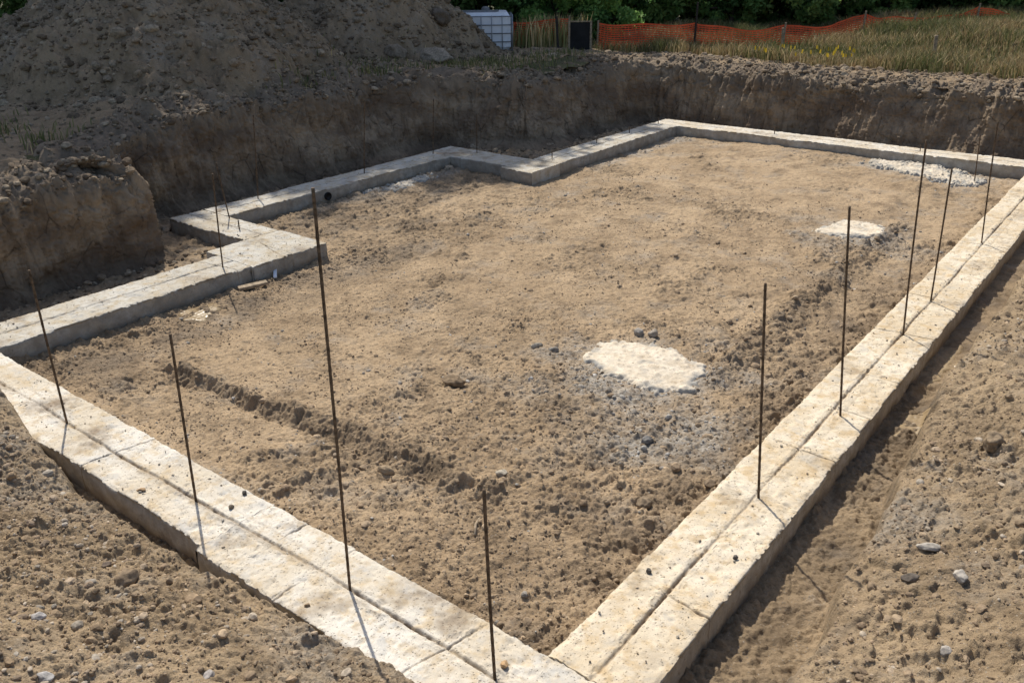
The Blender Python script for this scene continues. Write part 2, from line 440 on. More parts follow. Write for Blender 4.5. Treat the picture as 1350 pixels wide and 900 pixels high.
def ground_parts(x, y):
    """z, grey, wet for everything inside the pit edge and on the near banks"""
    zb, dA, dB = bank_height(x, y)
    onbank = sst(-0.03, 0.10, np.maximum(dA, dB))
    e = step_mask(x, y)
    fadeR = 0.6 * sst(5.9, 7.2, y) * (1 - sst(10.6, 11.6, y)); near1 = sst(-6.6, -6.0, x) * (1 - sst(-3.1, -2.7, x))
    is2 = sst(-3.0, -2.7, x)
    stepf = np.clip(near1 * (1 - is2) + fadeR * is2 * 0.8, 0, 1)
    step = 0.050 * sst(-0.045, 0.06, e)
    edge = np.exp(-(e / np.where(is2 > 0.5, 0.14, 0.085)) ** 2) * np.clip(stepf + 0.12, 0, 1)
    # lumps: where the soil is broken
    rough = 0.16 + 0.75 * sst(0.05, 0.5, fbm(x, y, 0.8, 4, 0.55, 51))
    corner = sst(3.7, 2.2, np.hypot((x + 2.0) * 1.25, (y - 3.9) * 0.8))
    left = sst(-6.6, -7.4, x) * sst(8.5, 5.0, y)
    foot = np.maximum(sst(0.45, 0.05, -1.79 - x), 0) * (x < -1.5)
    leftstrip = sst(0.8, 0.1, np.abs(x + 8.4) - 0.9) * sst(10.8, 8.5, y)
    rough = np.clip(rough + 0.58 * corner + 0.6 * left + 0.6 * foot + 1.4 * edge + 0.5 * leftstrip, 0, 1.6)
    trenchL = (x < -8.05) | ((x < -7.5) & (y < 5.2)); rough = np.where(trenchL, 1.2, rough)
    rough = np.where(onbank > 0.01, rough * (1 - onbank) + onbank * (1.0 + 0.6 * fbm(x, y, 1.2, 3, 0.5, 61)), rough)
    smoothslope = sst(-0.03, 0.04, dA) * sst(0.30, 0.10, dA)
    rough = rough * (1 - 0.35 * smoothslope)
    rough = rough + 1.1 * np.exp(-((x + 2.60) / 0.17) ** 2) * sst(5.2, 6.6, y) * (1 - sst(10.6, 11.4, y))
    flat = np.exp(-(((x + 3.12) / 0.55) ** 2 + ((y - 5.76) / 0.46) ** 2) ** 2) + np.exp(-(((x + 3.0) / 0.42) ** 2 + ((y - 10.5) / 0.5) ** 2) ** 2) + 0.8 * np.exp(-(((x + 3.1) / 1.0) ** 2 + ((y - 14.05) / 0.35) ** 2) ** 2)
    rough = np.clip(rough * (1 - np.clip(flat, 0, 1)), 0.08, 1.6)
    z = np.where(onbank > 0, zb, FZ) + (1 - onbank) * (0.014 * fbm(x, y, 0.7, 3, 0.5, 3) + step * (x > -7.2) * np.clip(stepf + 0.25, 0, 1) - 0.02)
    ridge = np.exp(-((x + 2.60 + 1.2 * 0.07 * fbm(x, y, 1.1, 4, 0.55, 31)) / 0.15) ** 2) * sst(5.2, 6.6, y) * (1 - sst(10.6, 11.4, y))
    z = z + ridge * 0.040 * (0.8 + 0.5 * fbm(x, y, 3.0, 3, .6, 33))
    z = z - 0.030 * np.exp(-((e + 0.05) / 0.06) ** 2) * stepf
    z = z + onbank * 0.05 * fbm(x, y, 1.3, 4, 0.5, 66)
    z = z + (0.010 + 0.010 * rough) * fbm(x, y, 6.0, 5, 0.58, 71)
    z = z + (0.0055 + 0.004 * rough) * fbm(x, y, 13.0, 5, 0.66, 75, True) * (1 - np.clip(flat, 0, 1))
    z = z + onbank * (clods(x, y, 0.17, 0.030, 0.45, 86) + clods(x, y, 0.085, 0.020, 0.55, 87)) * np.clip(0.75 + 0.8 * fbm(x, y, 1.5, 3, .5, 88), 0.1, 1.3)
    z = z + clods(x, y, 0.30, 0.040, 0.30, 81) * np.clip(rough - 0.45, 0, 1)
    z = z + clods(x, y, 0.13, 0.024, 0.50, 82) * np.clip(rough - 0.12, 0, 1.2)
    z = z + clods(x, y, 0.062, 0.016, 0.62, 83) * np.clip(rough * 0.9 + 0.12, 0, 1.1)
    z = z + clods(x, y, 0.030, 0.009, 0.55, 84) * np.clip(rough * 0.6 + 0.35, 0, 1)
    sp1 = np.exp(-(((x + 3.05) / 0.85) ** 2 + ((y - 5.55) / 0.75) ** 2)); sp1 = np.maximum(sp1, np.exp(-(((x + 2.55) / 0.6) ** 2 + ((y - 4.9) / 0.6) ** 2)))
    sp2 = np.exp(-(((x + 2.85) / 0.65) ** 2 + ((y - 10.3) / 0.7) ** 2)); sp3 = np.exp(-(((x + 3.0) / 1.3) ** 2 + ((y - 14.2) / 0.6) ** 2))
    nz = fbm(x, y, 2.2, 4, 0.6, 91)
    sideL = np.exp(-((x + 9.05) / 0.22) ** 2) * sst(7.0, 8.0, y) * sst(10.5, 10, y) + np.exp(-((x + 7.35) / 0.2) ** 2) * sst(11, 12, y)
    grey = np.clip((sp1 + sp2 + sp3 + 0.7 * sideL) * 1.1 + 0.5 * nz - 0.18, 0, 1)
    grey = np.maximum(grey, 0.55 * np.clip(fbm(x, y, 1.3, 5, 0.6, 95) - 0.35, 0, 1) * (1 - onbank))
    grey = np.maximum(grey, 0.6 * onbank * np.clip(fbm(x, y, 0.9, 4, 0.6, 97) - 0.1, 0, 1))
    wet = 0.75 * np.clip(rough - 0.55, 0, 1) * np.clip(0.6 + fbm(x, y, 1.9, 4, 0.6, 93), 0, 1) * (1 - 0.8 * onbank)
    wet = np.maximum(wet, np.clip(1.3 * np.exp(-((x + 6.9) / 0.5) ** 2 - ((y - 3.05) / 0.35) ** 2) + 0.4 * nz - 0.2, 0, 1))
    wet = np.maximum(wet, 0.85 * np.clip(0.6 + 1.0 * nz, 0, 1) * sst(-0.5, -0.1, dA) * sst(0.10, -0.05, dA) * (x > -1.3))
    damp = np.exp(-((x + 7.0) / 0.42) ** 2) * sst(2.4, 3.0, y) * sst(7.6, 6.6, y) + np.exp(-((x + 8.7) / 0.45) ** 2) * sst(6.2, 7.0, y) * sst(11.5, 10.3, y) + np.exp(-((x + 2.05) / 0.22) ** 2) * 0.7 * sst(12, 9, y)
    wet = np.maximum(wet, np.clip(0.95 * damp * (0.7 + 1.1 * fbm(x, y, 2.4, 4, .6, 99)), 0, 1) * (1 - onbank))
    wet = np.maximum(wet, 0.75 * ridge * np.clip(0.8 + 0.8 * nz, 0, 1))
    wet = np.where(trenchL, np.maximum(wet, 0.5), wet)
    return z, grey, wet


def outer_parts(x, y, fine=True):
    z = zplat(x, y)
    hp = heapness(x, y)
    dw = dist_wall(x, y)
    rim = sst(2.0, 0.3, dw) * np.where(y > 14.5, 1.0, 0.8)
    lump = np.clip(0.10 + 1.0 * hp + 0.7 * rim, 0, 1.3) * (sst(0.78, 1.15, dw) if fine else 1.0)
    if fine: z = z - 0.09 * (1 - sst(0.74, 1.05, dw))
    z = z + hp * 0.12 * fbm(x, y, 1.3, 4, 0.55, 111) + 0.02 * fbm(x, y, 5, 4, 0.55, 113)
    if fine:
        z = z + lump * (clods(x, y, 0.55, 0.060, 0.35, 121) + clods(x, y, 0.26, 0.05, 0.55, 122) + clods(x, y, 0.13, 0.05, 0.75, 123) + clods(x, y, 0.07, 0.03, 0.7, 124))
    return z, hp, rim


def make_ground(name, rects, mat, fn, keep=None, label=None):
    V = []; F = []; A = [[], []]; base = 0
    for (x0, x1, y0, y1, res) in rects:
        nx = max(2, int(round((x1 - x0) / res)) + 1); ny = max(2, int(round((y1 - y0) / res)) + 1)
        X, Y = np.meshgrid(np.linspace(x0, x1, nx, dtype=np.float32), np.linspace(y0, y1, ny, dtype=np.float32), indexing='ij')
        z, a, b = fn(X, Y)
        f = grid_faces(nx, ny)
        P = np.stack([X, Y, z], -1).reshape(-1, 3)
        if keep is not None:
            c = P[f].mean(1); f = f[keep(c[:, 0], c[:, 1])]
            used = np.zeros(len(P), bool); used[f.ravel()] = True
            idx = np.cumsum(used) - 1; P = P[used]; f = idx[f]
            a = np.asarray(a).ravel()[used]; b = np.asarray(b).ravel()[used]
        V.append(P); F.append(f + base); A[0].append(np.asarray(a).ravel()); A[1].append(np.asarray(b).ravel()); base += len(P)
    me = mesh_from(name, np.vstack(V), np.vstack(F), smooth=True)
    attr(me, 'grey', np.concatenate(A[0])); attr(me, 'wet', np.concatenate(A[1]))
    o = link(name, me, mat); tag(o, label, kind='structure'); return o


make_ground('pit_floor', [(-7.62, -1.6, 2.4, 6.5, 0.0085), (-10.6, -7.6, 1.9, 6.5, 0.018), (-11.0, -1.6, 6.49, 10.5, 0.012), (-11.0, -1.6, 10.49, 16.0, 0.017)],
            M['sand'], ground_parts, label='sandy brown soil floor of the excavation inside the footings')
make_ground('bank', [(-9.6, -1.28, -0.6, 2.15, 0.0075), (-1.60, 2.2, -0.6, 6.5, 0.0085), (-1.60, 4.0, 6.49, 15.9, 0.018)],
            M['bank'], ground_parts, label='sloping earth bank and trench outside the near footings')


def outer_fn(x, y):
    z, hp, rim = outer_parts(x, y); return z, 0.35 * hp * np.clip(fbm(x, y, 1.7, 4, 0.6, 131), 0, 1), np.clip(0.3 * fbm(x, y, 1.1, 3, .5, 133), 0, 1)


def keep_fine(x, y): return ~inside(x, y) & (dist_wall(x, y) > 0.72)


FINE = [(-19.5, -10.4, 3.2, 17.2, 0.024), (-10.4, 3.0, 15.6, 17.6, 0.022), (-10.4, -8.9, 2.0, 5.6, 0.02)]
make_ground('bank', FINE, M['dark'], outer_fn, keep_fine, 'dark broken topsoil along the far and left rims of the excavation')


def coarse_fn(x, y):
    z, hp, rim = outer_parts(x, y, False)
    ins = inside(x, y)
    zb, _, _ = bank_height(x, y)
    z = np.where(ins, zb, z)
    for (x0, x1, y0, y1, r) in FINE:
        z = z - 0.06 * ((x > x0 + .1) & (x < x1 - .1) & (y > y0 + .1) & (y < y1 - .1))
    edge = np.minimum(np.minimum(x + 46, 20 - x), np.minimum(y + 10, 50 - y))
    z = 0.85 + (z - 0.85) * sst(0, 3, edge)
    return z, np.zeros_like(z), np.zeros_like(z)


def keep_coarse(x, y):
    ins = inside(x, y); ok = np.where(ins, (x > 3.7) | ((x > 2.0) & (y < 6.3)) | (y < -0.45), dist_wall(x, y) > 0.72)
    for (x0, x1, y0, y1, r) in FINE:
        ok &= ~((x > x0 + .35) & (x < x1 - .35) & (y > y0 + .35) & (y < y1 - .35))
    return ok


make_ground('ground', [(-46, 20, -10, 50, 0.13)], M['forest'], coarse_fn, keep_coarse, 'grassy and wooded ground around the excavation')
o_ = 900.0
RV = np.array([(-46, -10, .85), (20, -10, .85), (20, 50, .85), (-46, 50, .85), (-o_, -o_, .85), (o_, -o_, .85), (o_, o_, .85), (-o_, o_, .85)])
me = mesh_from('ground', RV, np.array([(4, 5, 1, 0), (5, 6, 2, 1), (6, 7, 3, 2), (7, 4, 0, 3)]))
attr(me, 'grey', np.zeros(8)); attr(me, 'wet', np.zeros(8))
tag(link('ground', me, M['forest']), 'open ground reaching to the horizon', kind='structure')


# ------------------------------------------------------------------ excavated wall
def smooth_poly(P, it=3):
    P = np.asarray(P, float)
    for _ in range(it):
        Q = [P[0]]
        for i in range(len(P) - 1):
            L = np.linalg.norm(P[i + 1] - P[i]); k = min(0.25, 0.14 / L)
            Q += [P[i] * (1 - k) + P[i + 1] * k, P[i] * k + P[i + 1] * (1 - k)]
        Q.append(P[-1]); P = np.array(Q)
    return P


SP = smooth_poly([(-8.85, 0.8), (-8.85, 4.95), (-10.45, 5.30), (-10.45, 11.55), (-8.95, 12.0), (-8.75, 15.45), (6.0, 15.5)])
seg = np.hypot(*np.diff(SP, axis=0).T); cum = np.r_[0, np.cumsum(seg)]
NS = int(cum[-1] / 0.016)
s = np.linspace(0, cum[-1], NS)
BX = np.interp(s, cum, SP[:, 0]); BY = np.interp(s, cum, SP[:, 1])
TX = np.gradient(BX); TY = np.gradient(BY)
ker = np.hanning(31); ker /= ker.sum()
TX = np.convolve(np.pad(TX, 15, 'edge'), ker, 'valid'); TY = np.convolve(np.pad(TY, 15, 'edge'), ker, 'valid')
L_ = np.hypot(TX, TY); NXo = -TY / L_; NYo = TX / L_          # outward = left of the walking direction
slump = np.exp(-((BX + 9.1) / 0.75) ** 2 - ((BY - 12.2) / 0.9) ** 2) + 0.45 * np.exp(-((BY - 10.4) / 0.8) ** 2 - ((BX + 10.4) / 0.6) ** 2)
slump = np.clip(slump + 0.16 * (fbm(s, s * 0, 0.5, 3, 0.5, 140) + 0.3), 0, 1)
lean = 0.22 + 0.18 * fbm(s, s * 0 + 3.3, 0.35, 3, 0.5, 141) + 0.55 * slump + 0.10 * (BY > 14) - 0.06 * (BY < 6)
NT_ = 118
tt = np.linspace(0, 1, NT_)
S2, T2 = np.meshgrid(np.arange(NS), tt, indexing='ij')
tw = 0.66                                                    # fraction of the strip that is wall; the rest runs out over the rim
w = np.clip(T2 / tw, 0, 1); o2 = np.clip((T2 - tw) / (1 - tw), 0, 1)
le = lean[:, None]
off = le * w ** 1.1 + 0.80 * o2 - 0.22 * (1 - sst(0, 0.20, w)) * (0.5 + 0.9 * slump[:, None])
rx = BX[:, None] + NXo[:, None] * (le + 0.9); ry = BY[:, None] + NYo[:, None] * (le + 0.9)
PX = BX[:, None] + NXo[:, None] * off; PY = BY[:, None] + NYo[:, None] * off
zr, hp_, _ = outer_parts(PX, PY, False)
zr0 = outer_parts(BX[:, None] + NXo[:, None] * le, BY[:, None] + NYo[:, None] * le, False)[0]
round_ = 0.10 * (1 - sst(0, 0.5, o2)) * (w > 0.999)
wallz = (FZ - 0.06) + (zr0 - 0.10 - FZ + 0.06) * w
PZ = np.where(w < 0.999, wallz, zr - round_ - 0.02)
nh = np.where(w < 0.999, 1 - 0.75 * sst(0.85, 1.0, w), 0.12)            # share of the displacement that is horizontal
nv = np.sqrt(1 - nh ** 2)
sx = s[:, None] + 0 * T2
dsp = 0.13 * fbm(sx, PZ * 0.8, 0.9, 4, 0.55, 151) + 0.05 * fbm(sx, PZ * 0.5, 4.0, 4, 0.6, 153) * w
dsp += 0.050 * fbm(sx, PZ * 0.20, 6.0, 4, 0.62, 155)                       # bucket-tooth scrapes run down the face
dsp += 0.016 * fbm(sx, PZ, 22, 4, 0.6, 157, True)
topm = sst(0.55, 1.0, w)
lum = 0.35 + 0.9 * topm + 0.5 * sst(0.25, 0.0, w) + slump[:, None] * 0.7
qv = T2 * 1.75
dsp += lum * (clods(sx, qv, 0.34, 0.04, 0.35, 161) + clods(sx, qv, 0.16, 0.032, 0.5, 162) + clods(sx, qv, 0.08, 0.02, 0.6, 163) + clods(sx, qv, 0.045, 0.012, 0.6, 164))
dsp = dsp * (1 - sst(0.85, 1.0, o2) * 0.5)
PX = PX - NXo[:, None] * dsp * nh; PY = PY - NYo[:, None] * dsp * nh; PZ = PZ + dsp * nv * 0.9
PZ = PZ - 0.14 * sst(0.8, 1.0, o2)
me = mesh_from('cut_bank', np.stack([PX, PY, PZ], -1).reshape(-1, 3), grid_faces(NS, NT_)[:, ::-1], smooth=True)
attr(me, 'top', (sst(0.72, 0.95, w + 0.10 * fbm(sx, PZ, 1.5, 3, .5, 171))).ravel())
attr(me, 'wet', (sst(0.42, 0.05, w + 0.12 * fbm(sx, PZ, 1.2, 3, .5, 173)) * 0.8).ravel())
tag(link('cut_bank', me, M['wall']), 'steep excavated earth face around the back and left of the pit', kind='structure')

# ------------------------------------------------------------------ concrete footing
FOOT = empty('concrete_footing', (-4.7, 8.5, FZ))
tag(FOOT, 'pale poured concrete strip footing with a keyway groove stepping round the whole pit', 'footing')
FOOT_ORIGIN = Vector((-4.7, 8.5, FZ))


def run(name, axis, a0, a1, c0, c1, groove=None, joints=(), seed=0, top=0.0, res=0.012, label=None, spalls=(), mat='concrete'):
    """one straight length: axis 0 runs along x, 1 along y; a = along, c = across"""
    na = max(8, int((a1 - a0) / res)); W = c1 - c0
    ncr = max(8, int(W / res)); hb = -0.34
    side = np.linspace(0, 1, 14)
    tu = np.linspace(0, 1, ncr)
    if groove is not None:
        gf = (groove - c0) / W
        tu = np.unique(np.concatenate([tu, np.clip(gf + np.arange(-0.045, 0.0451, 0.0035) / W, 0, 1)])); ncr = len(tu)
    cu = np.concatenate([np.zeros(14), tu, np.ones(14)])
    cz = np.concatenate([hb * (1 - side), np.zeros(ncr), hb * np.linspace(0, 1, 14)])
    al = np.linspace(a0, a1, na)
    if len(joints): al = np.unique(np.concatenate([al] + [np.clip(jp + np.arange(-0.06, 0.061, 0.004), a0, a1) for jp in joints])); na = len(al)
    Au, Cu = np.meshgrid(al, cu, indexing='ij'); Z = np.broadcast_to(cz, Au.shape).copy()
    ontop = np.zeros_like(Z); ontop[:, 14:14 + ncr] = 1
    C = c0 + W * Cu
    # wandering, chipped edges
    ed0 = np.minimum(Cu, 1 - Cu) * W
    e0 = 0.004 * fbm(al, al * 0 + seed * 3.7, 1.3, 4, 0.6, 201 + seed); e1 = 0.004 * fbm(al, al * 0 + seed * 3.7 + 9, 1.3, 4, 0.6, 203 + seed)
    fm = np.clip(0.45 + 0.9 * fbm(al, al * 0 + 2.2 * seed, 1.7, 3, 0.6, 209), 0.1, 1.2); f0 = 0.0036 * fm * fbm(al, al * 0 + seed, 13, 3, 0.6, 205); f1 = 0.0036 * fm * fbm(al, al * 0 + seed, 13, 3, 0.6, 207)
    wgt0 = sst(0.5, 0.0, Cu); wgt1 = sst(0.5, 1.0, Cu)
    C = C + wgt0 * (e0 + f0)[:, None] + wgt1 * (e1 + f1)[:, None]
    # side faces: board marks, bulges
    outn = np.where(Cu < 0.5, -1, 1) * (1 - ontop)
    Zs = Z.copy()
    C = C + outn * (0.008 * fbm(Au, Zs * 2.2, 3, 4, 0.55, 211 + seed) + 0.004 * fbm(Au, Zs, 22, 3, .6, 213))
    X, Y = (Au, C) if axis == 0 else (C, Au)
    tz = 0.007 * fbm(X, Y, 1.1, 3, 0.5, 221) + 0.0034 * fbm(X, Y, 14, 4, 0.62, 223) + 0.0018 * fbm(X, Y, 60, 2, 0.6, 225)
    tz -= 0.010 * sst(0.016, 0.0, ed0) * (0.5 + 0.9 * np.clip(fbm(X, Y, 7, 4, .6, 227) + 0.2, 0, 2))
    soil_ = np.zeros_like(Z)
    if groove is not None:
        gc = groove + 0.012 * fbm(al, al * 0 + seed, 0.9, 3, 0.5, 231 + seed)[:, None] - C
        gd = 0.75 + 0.6 * np.clip(fbm(al, al * 0, 1.4, 3, .5, 233 + seed), -0.6, 1)[:, None]
        prof = np.exp(-(gc / 0.0095) ** 2) * (0.85 + 0.35 * fbm(X, Y, 18, 3, .6, 235))
        tz -= 0.024 * prof * gd
        tz += 0.006 * np.exp(-((gc - 0.036) / 0.014) ** 2) * gd * (0.6 + fbm(X, Y, 9, 3, .6, 236))
        soil_ = np.clip(0 + prof * 0.95 * gd + (0.42 * np.exp(-((gc - 0.02) / 0.02) ** 2) * np.clip(0.5 + fbm(X, Y, 1.6, 4, .6, 239), 0, 1) if axis == 0 else 0), 0, 1)
        gc2 = gc + 0.075
        scr = np.exp(-(gc2 / 0.006) ** 2) * np.clip(0.4 + fbm(X, Y, .8, 2, .5, 238), 0, 1); tz -= 0.004 * scr; soil_ = np.maximum(soil_, 0.35 * scr)
    jr = random.Random(seed * 5 + 1)
    for jp in joints:
        sl = 0.014 * fbm(C[0], C[0] * 0 + jp, 3.0, 3, .5, 241)[None, :]
        d = Au - jp - sl - 0.28 * (C - (c0 + c1) / 2) * jr.uniform(-1, 1)
        side_only = np.clip(0.4 + 1.4 * fbm(X, Y, 1.7, 2, .5, 243 + int(jp * 10) % 7), 0, 1)
        pj = np.exp(-(d / 0.0055) ** 2) * side_only
        tz -= 0.012 * pj; soil_ = np.maximum(soil_, 0.85 * pj)
    for (sa, sc, sr, sd) in spalls:
        q = np.hypot(Au - sa, C - sc) / sr + 0.35 * fbm(X, Y, 9, 3, .6, 245)
        m = sst(1.0, 0.6, q); tz -= sd * m * (0.6 + 0.8 * np.clip(fbm(X, Y, 16, 3, .6, 246), -0.5, 1))
    chips = clods(X, Y, 0.07, 0.006, 0.14, 251, 0.9) + clods(X, Y, 0.028, 0.005, 0.20, 253, 0.9)
    pitz = clods(X + 5.3, Y + 2.1, 0.05, 0.010, 0.22, 255, 0.5)
    tz += chips * sst(-0.35, 0.4, fbm(X, Y, 1.0, 3, .6, 257)) - pitz * 0.8
    Z = Z + top + tz * ontop
    # side rows near the top follow the edge height
    rim0 = tz[:, 14][:, None]; rim1 = tz[:, 13 + ncr][:, None]
    k = np.clip(1 + Zs / 0.12, 0, 1) ** 2 * (1 - ontop)
    Z = Z + k * np.where(Cu < 0.5, rim0, rim1)
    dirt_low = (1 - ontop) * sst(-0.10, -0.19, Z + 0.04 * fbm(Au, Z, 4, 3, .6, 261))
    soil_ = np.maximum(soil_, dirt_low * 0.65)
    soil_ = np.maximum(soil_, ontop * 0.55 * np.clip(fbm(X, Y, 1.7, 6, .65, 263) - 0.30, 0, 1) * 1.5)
    P = np.stack([X, Y, Z], -1).reshape(-1, 3)
    f = grid_faces(na, len(cu))
    if axis == 1: f = f[:, ::-1]
    ncu = len(cu)
    caps = []
    V = [P]; nb = len(P)
    for rowi, flip in ((0, False), (na - 1, True)):
        ring = np.arange(ncu) + rowi * ncu
        bot = P[ring].copy(); bot[:, 2] = hb
        V.append(bot); i2 = nb + np.arange(ncu); nb += ncu
        q = np.stack([ring[:-1], ring[1:], i2[1:], i2[:-1]], -1)
        if flip: q = q[:, ::-1]
        if axis == 1: q = q[:, ::-1]
        caps.append(q)
    f = np.vstack([f[:, ::-1]] + [c for c in caps])
    allv = np.vstack(V) - np.array(FOOT_ORIGIN)[None]
    me = mesh_from(name, allv, f, smooth=True)
    me.polygons.foreach_set('use_smooth', np.r_[np.ones(len(f) - 2 * (ncu - 1), bool), np.zeros(2 * (ncu - 1), bool)])
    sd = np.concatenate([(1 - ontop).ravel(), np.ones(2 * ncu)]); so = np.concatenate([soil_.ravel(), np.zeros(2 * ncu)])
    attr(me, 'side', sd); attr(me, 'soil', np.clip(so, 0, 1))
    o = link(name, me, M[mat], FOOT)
    if label: o['label'] = label
    return o


# near-left leg in two widths, right leg, far leg, and the stepped left side
run('footing_run', 0, -8.04, -3.80, 2.035, 2.520, 2.270, (-5.1, -4.33), 1, res=0.0095, label='near left length of footing with reddish stained groove', spalls=((-3.9, 2.11, 0.16, 0.012),))
run('footing_run', 0, -3.797, -1.300, 1.985, 2.520, 2.272, (-3.48, -3.1, -2.2), 2, res=0.0085, top=0.006, label='wide corner length of footing nearest the camera', spalls=((-3.72, 2.10, 0.2, 0.010), (-1.83, 2.42, 0.18, 0.010)))
run('footing_run', 1, 2.524, 14.50, -1.785, -1.300, -1.555, (3.23, 4.28, 5.0, 5.68, 6.35, 7.32, 8.3, 10.3), 3, res=0.0105, label='long right length of footing with cross joints', mat='concrete_tan')
run('footing_run', 0, -8.06, -1.300, 14.58, 15.09, 14.84, (-5.8, -3.4), 4, res=0.016, label='far length of footing below the back cut')
run('footing_run', 1, 2.524, 5.095, -8.04, -7.465, -7.76, (4.9,), 5, res=0.013, mat='concrete_shade_tint', label='front length of the stepped left footing')
run('footing_pad', 1, 5.10, 6.10, -8.25, -7.435, None, (5.6,), 6, res=0.013, mat='concrete_shade_tint', label='wider pad of the stepped left footing')
run('footing_run', 0, -9.75, -8.254, 5.60, 6.09, 5.86, (), 7, res=0.014, mat='concrete_shade_tint')
run('footing_run', 1, 6.094, 10.255, -9.76, -9.265, -9.52, (7.4, 8.7), 8, res=0.014, mat='concrete_shade_tint', label='middle length of the stepped left footing with black pipe')
run('footing_run', 0, -9.76, -8.135, 10.26, 10.84, None, (-9.0,), 9, res=0.015, mat='concrete_shade_tint')
run('footing_pad', 0, -8.13, -7.545, 10.12, 10.84, None, (), 10, res=0.015, mat='concrete_shade_tint')
run('footing_run', 1, 10.845, 14.575, -8.08, -7.56, -7.83, (12.4, 13.5), 11, res=0.015, mat='concrete_shade_tint', label='rear length of the stepped left footing')
pb = MB()
ring_o = [(0.012 if k % 2 else 0.012, 0.052 * math.cos(t), 0.052 * math.sin(t)) for k, t in enumerate(np.linspace(0, 2 * math.pi, 24, endpoint=False))]
V = []; F = []
for (xx, rr) in ((-0.02, 0.055), (0.020, 0.055), (0.020, 0.049), (0.012, 0.048)):
    V += [(xx, rr * math.cos(t), rr * math.sin(t)) for t in np.linspace(0, 2 * math.pi, 24, endpoint=False)]
for r in range(3):
    F += [(r * 24 + i, r * 24 + (i + 1) % 24, r * 24 + 24 + (i + 1) % 24, r * 24 + 24 + i) for i in range(24)]
V.append((0.012, 0, 0)); T = [(96, 72 + i, 72 + (i + 1) % 24) for i in range(24)]  # black end disc put in as the shade inside the pipe
pb.add([(v[0] - 9.262 - FOOT_ORIGIN.x, v[1] + 7.71 - FOOT_ORIGIN.y, v[2] - 0.10 - FOOT_ORIGIN.z) for v in V], F, T)
pb.build('pipe_sleeve', M['pipe'], FOOT, True)

# ------------------------------------------------------------------ rebar dowels
RODS = [
    ((-5.76, 2.27, 0), (-5.75, 2.27, 1.13), 'rusty rebar dowel leaning at the left end of the near footing'),
    ((-4.20, 2.26, 0), (-4.17, 2.28, 1.09), 'rusty rebar dowel, second from the left along the near footing'),
    ((-2.86, 2.27, 0), (-2.84, 2.29, 2.10), 'tallest rusty rebar dowel, rising in front of the pit from the near footing'),
    ((-1.90, 2.27, 0), (-1.92, 2.25, 1.01), 'rusty rebar dowel standing at the nearest footing corner'),
    ((-1.53, 4.32, 0), (-1.62, 4.25, 1.36), 'rusty rebar dowel nearest the camera on the right footing'),
    ((-1.48, 5.60, 0), (-1.61, 5.49, 1.50), 'second nearest rusty rebar dowel on the right footing'),
    ((-1.54, 7.31, 0), (-1.63, 7.25, 1.62), 'tall rebar dowel, third along the right footing, leaning right'),
    ((-1.56, 8.24, 0), (-1.60, 8.21, 1.22), 'thin rebar dowel just beyond the tall leaning one on the right footing'),
    ((-1.57, 10.36, 0), (-1.66, 10.29, 1.31), 'farthest rebar dowel standing on the right footing'),
    ((-2.39, 14.00, -0.18), (-2.44, 13.96, 0.50), 'rebar pin standing in soil beside the far spill of pale concrete'),
    ((-7.67, 4.90, 0), (-7.64, 4.93, 0.98), 'rebar dowel before the wide pad of the left footing'),
    ((-9.16, 6.06, 0), (-9.22, 6.02, 0.68), 'dark rebar dowel at the outer corner behind the wide left pad'),
    ((-8.64, 5.82, 0), (-8.64, 5.82, 0.12), 'short rebar stub on the wide left pad jog'),
    ((-9.75 + 0.12, 6.83, 0), (-9.56, 6.88, 1.09), 'faint rebar dowel against the left cut above the pipe end of the footing'),
    ((-9.54, 8.66, 0), (-9.47, 8.72, 1.04), 'dark rebar dowel midway along the middle left footing'),
    ((-9.59, 10.21, 0), (-9.55, 10.24, 0.86), 'dark rebar dowel before the second jog of the left footing'),
    ((-9.05, 10.66, 0), (-9.04, 10.67, 0.62), 'rebar dowel on the second jog below the slumped cut'),
    ((-7.84, 11.04, 0), (-7.84, 11.04, 0.12), 'short rebar stub just behind the second pad'),
    ((-7.90, 12.41, 0), (-7.90, 12.41, 0.10), 'short rebar stub midway along the rear left footing'),
    ((-7.92, 13.51, 0), (-7.93, 13.51, 0.10), 'short rebar stub between the middle and the end of the rear left footing'),
    ((-7.91, 14.58 - 0.06, 0), (-7.92, 14.52, 0.11), 'short rebar stub at the far left footing corner'),
    ((-5.80, 14.83, 0), (-5.80, 14.82, 0.14), 'short rebar stub on the left half of the far footing'),
    ((-3.40, 14.85, 0), (-3.41, 14.85, 0.09), 'short rebar stub on the right half of the far footing'),
]
for i, (b, t, lab) in enumerate(RODS):
    b = Vector(b); t = Vector(t) - b; hgt = t.z
    rad = 0.0077
    n = max(4, int(hgt / 0.025)); pts = []; rr = []
    bow = 0.004 * hgt * random.uniform(-1, 1)
    for k in range(n + 1):
        f = k / n
        p = Vector((t.x * f + bow * math.sin(math.pi * f), t.y * f, -0.08 + (hgt + 0.08) * f))
        pts.append(p); rr.append(rad * (1.08 if k % 2 else 0.95))
    mb = MB(); mb.tube(pts, rr, 8)
    me = mb.mesh('rebar_rod', True); o = link('rebar_rod', me, M['rebar'], None, b)
    tag(o, lab, 'rebar', 'rebar dowels standing up from the footing')


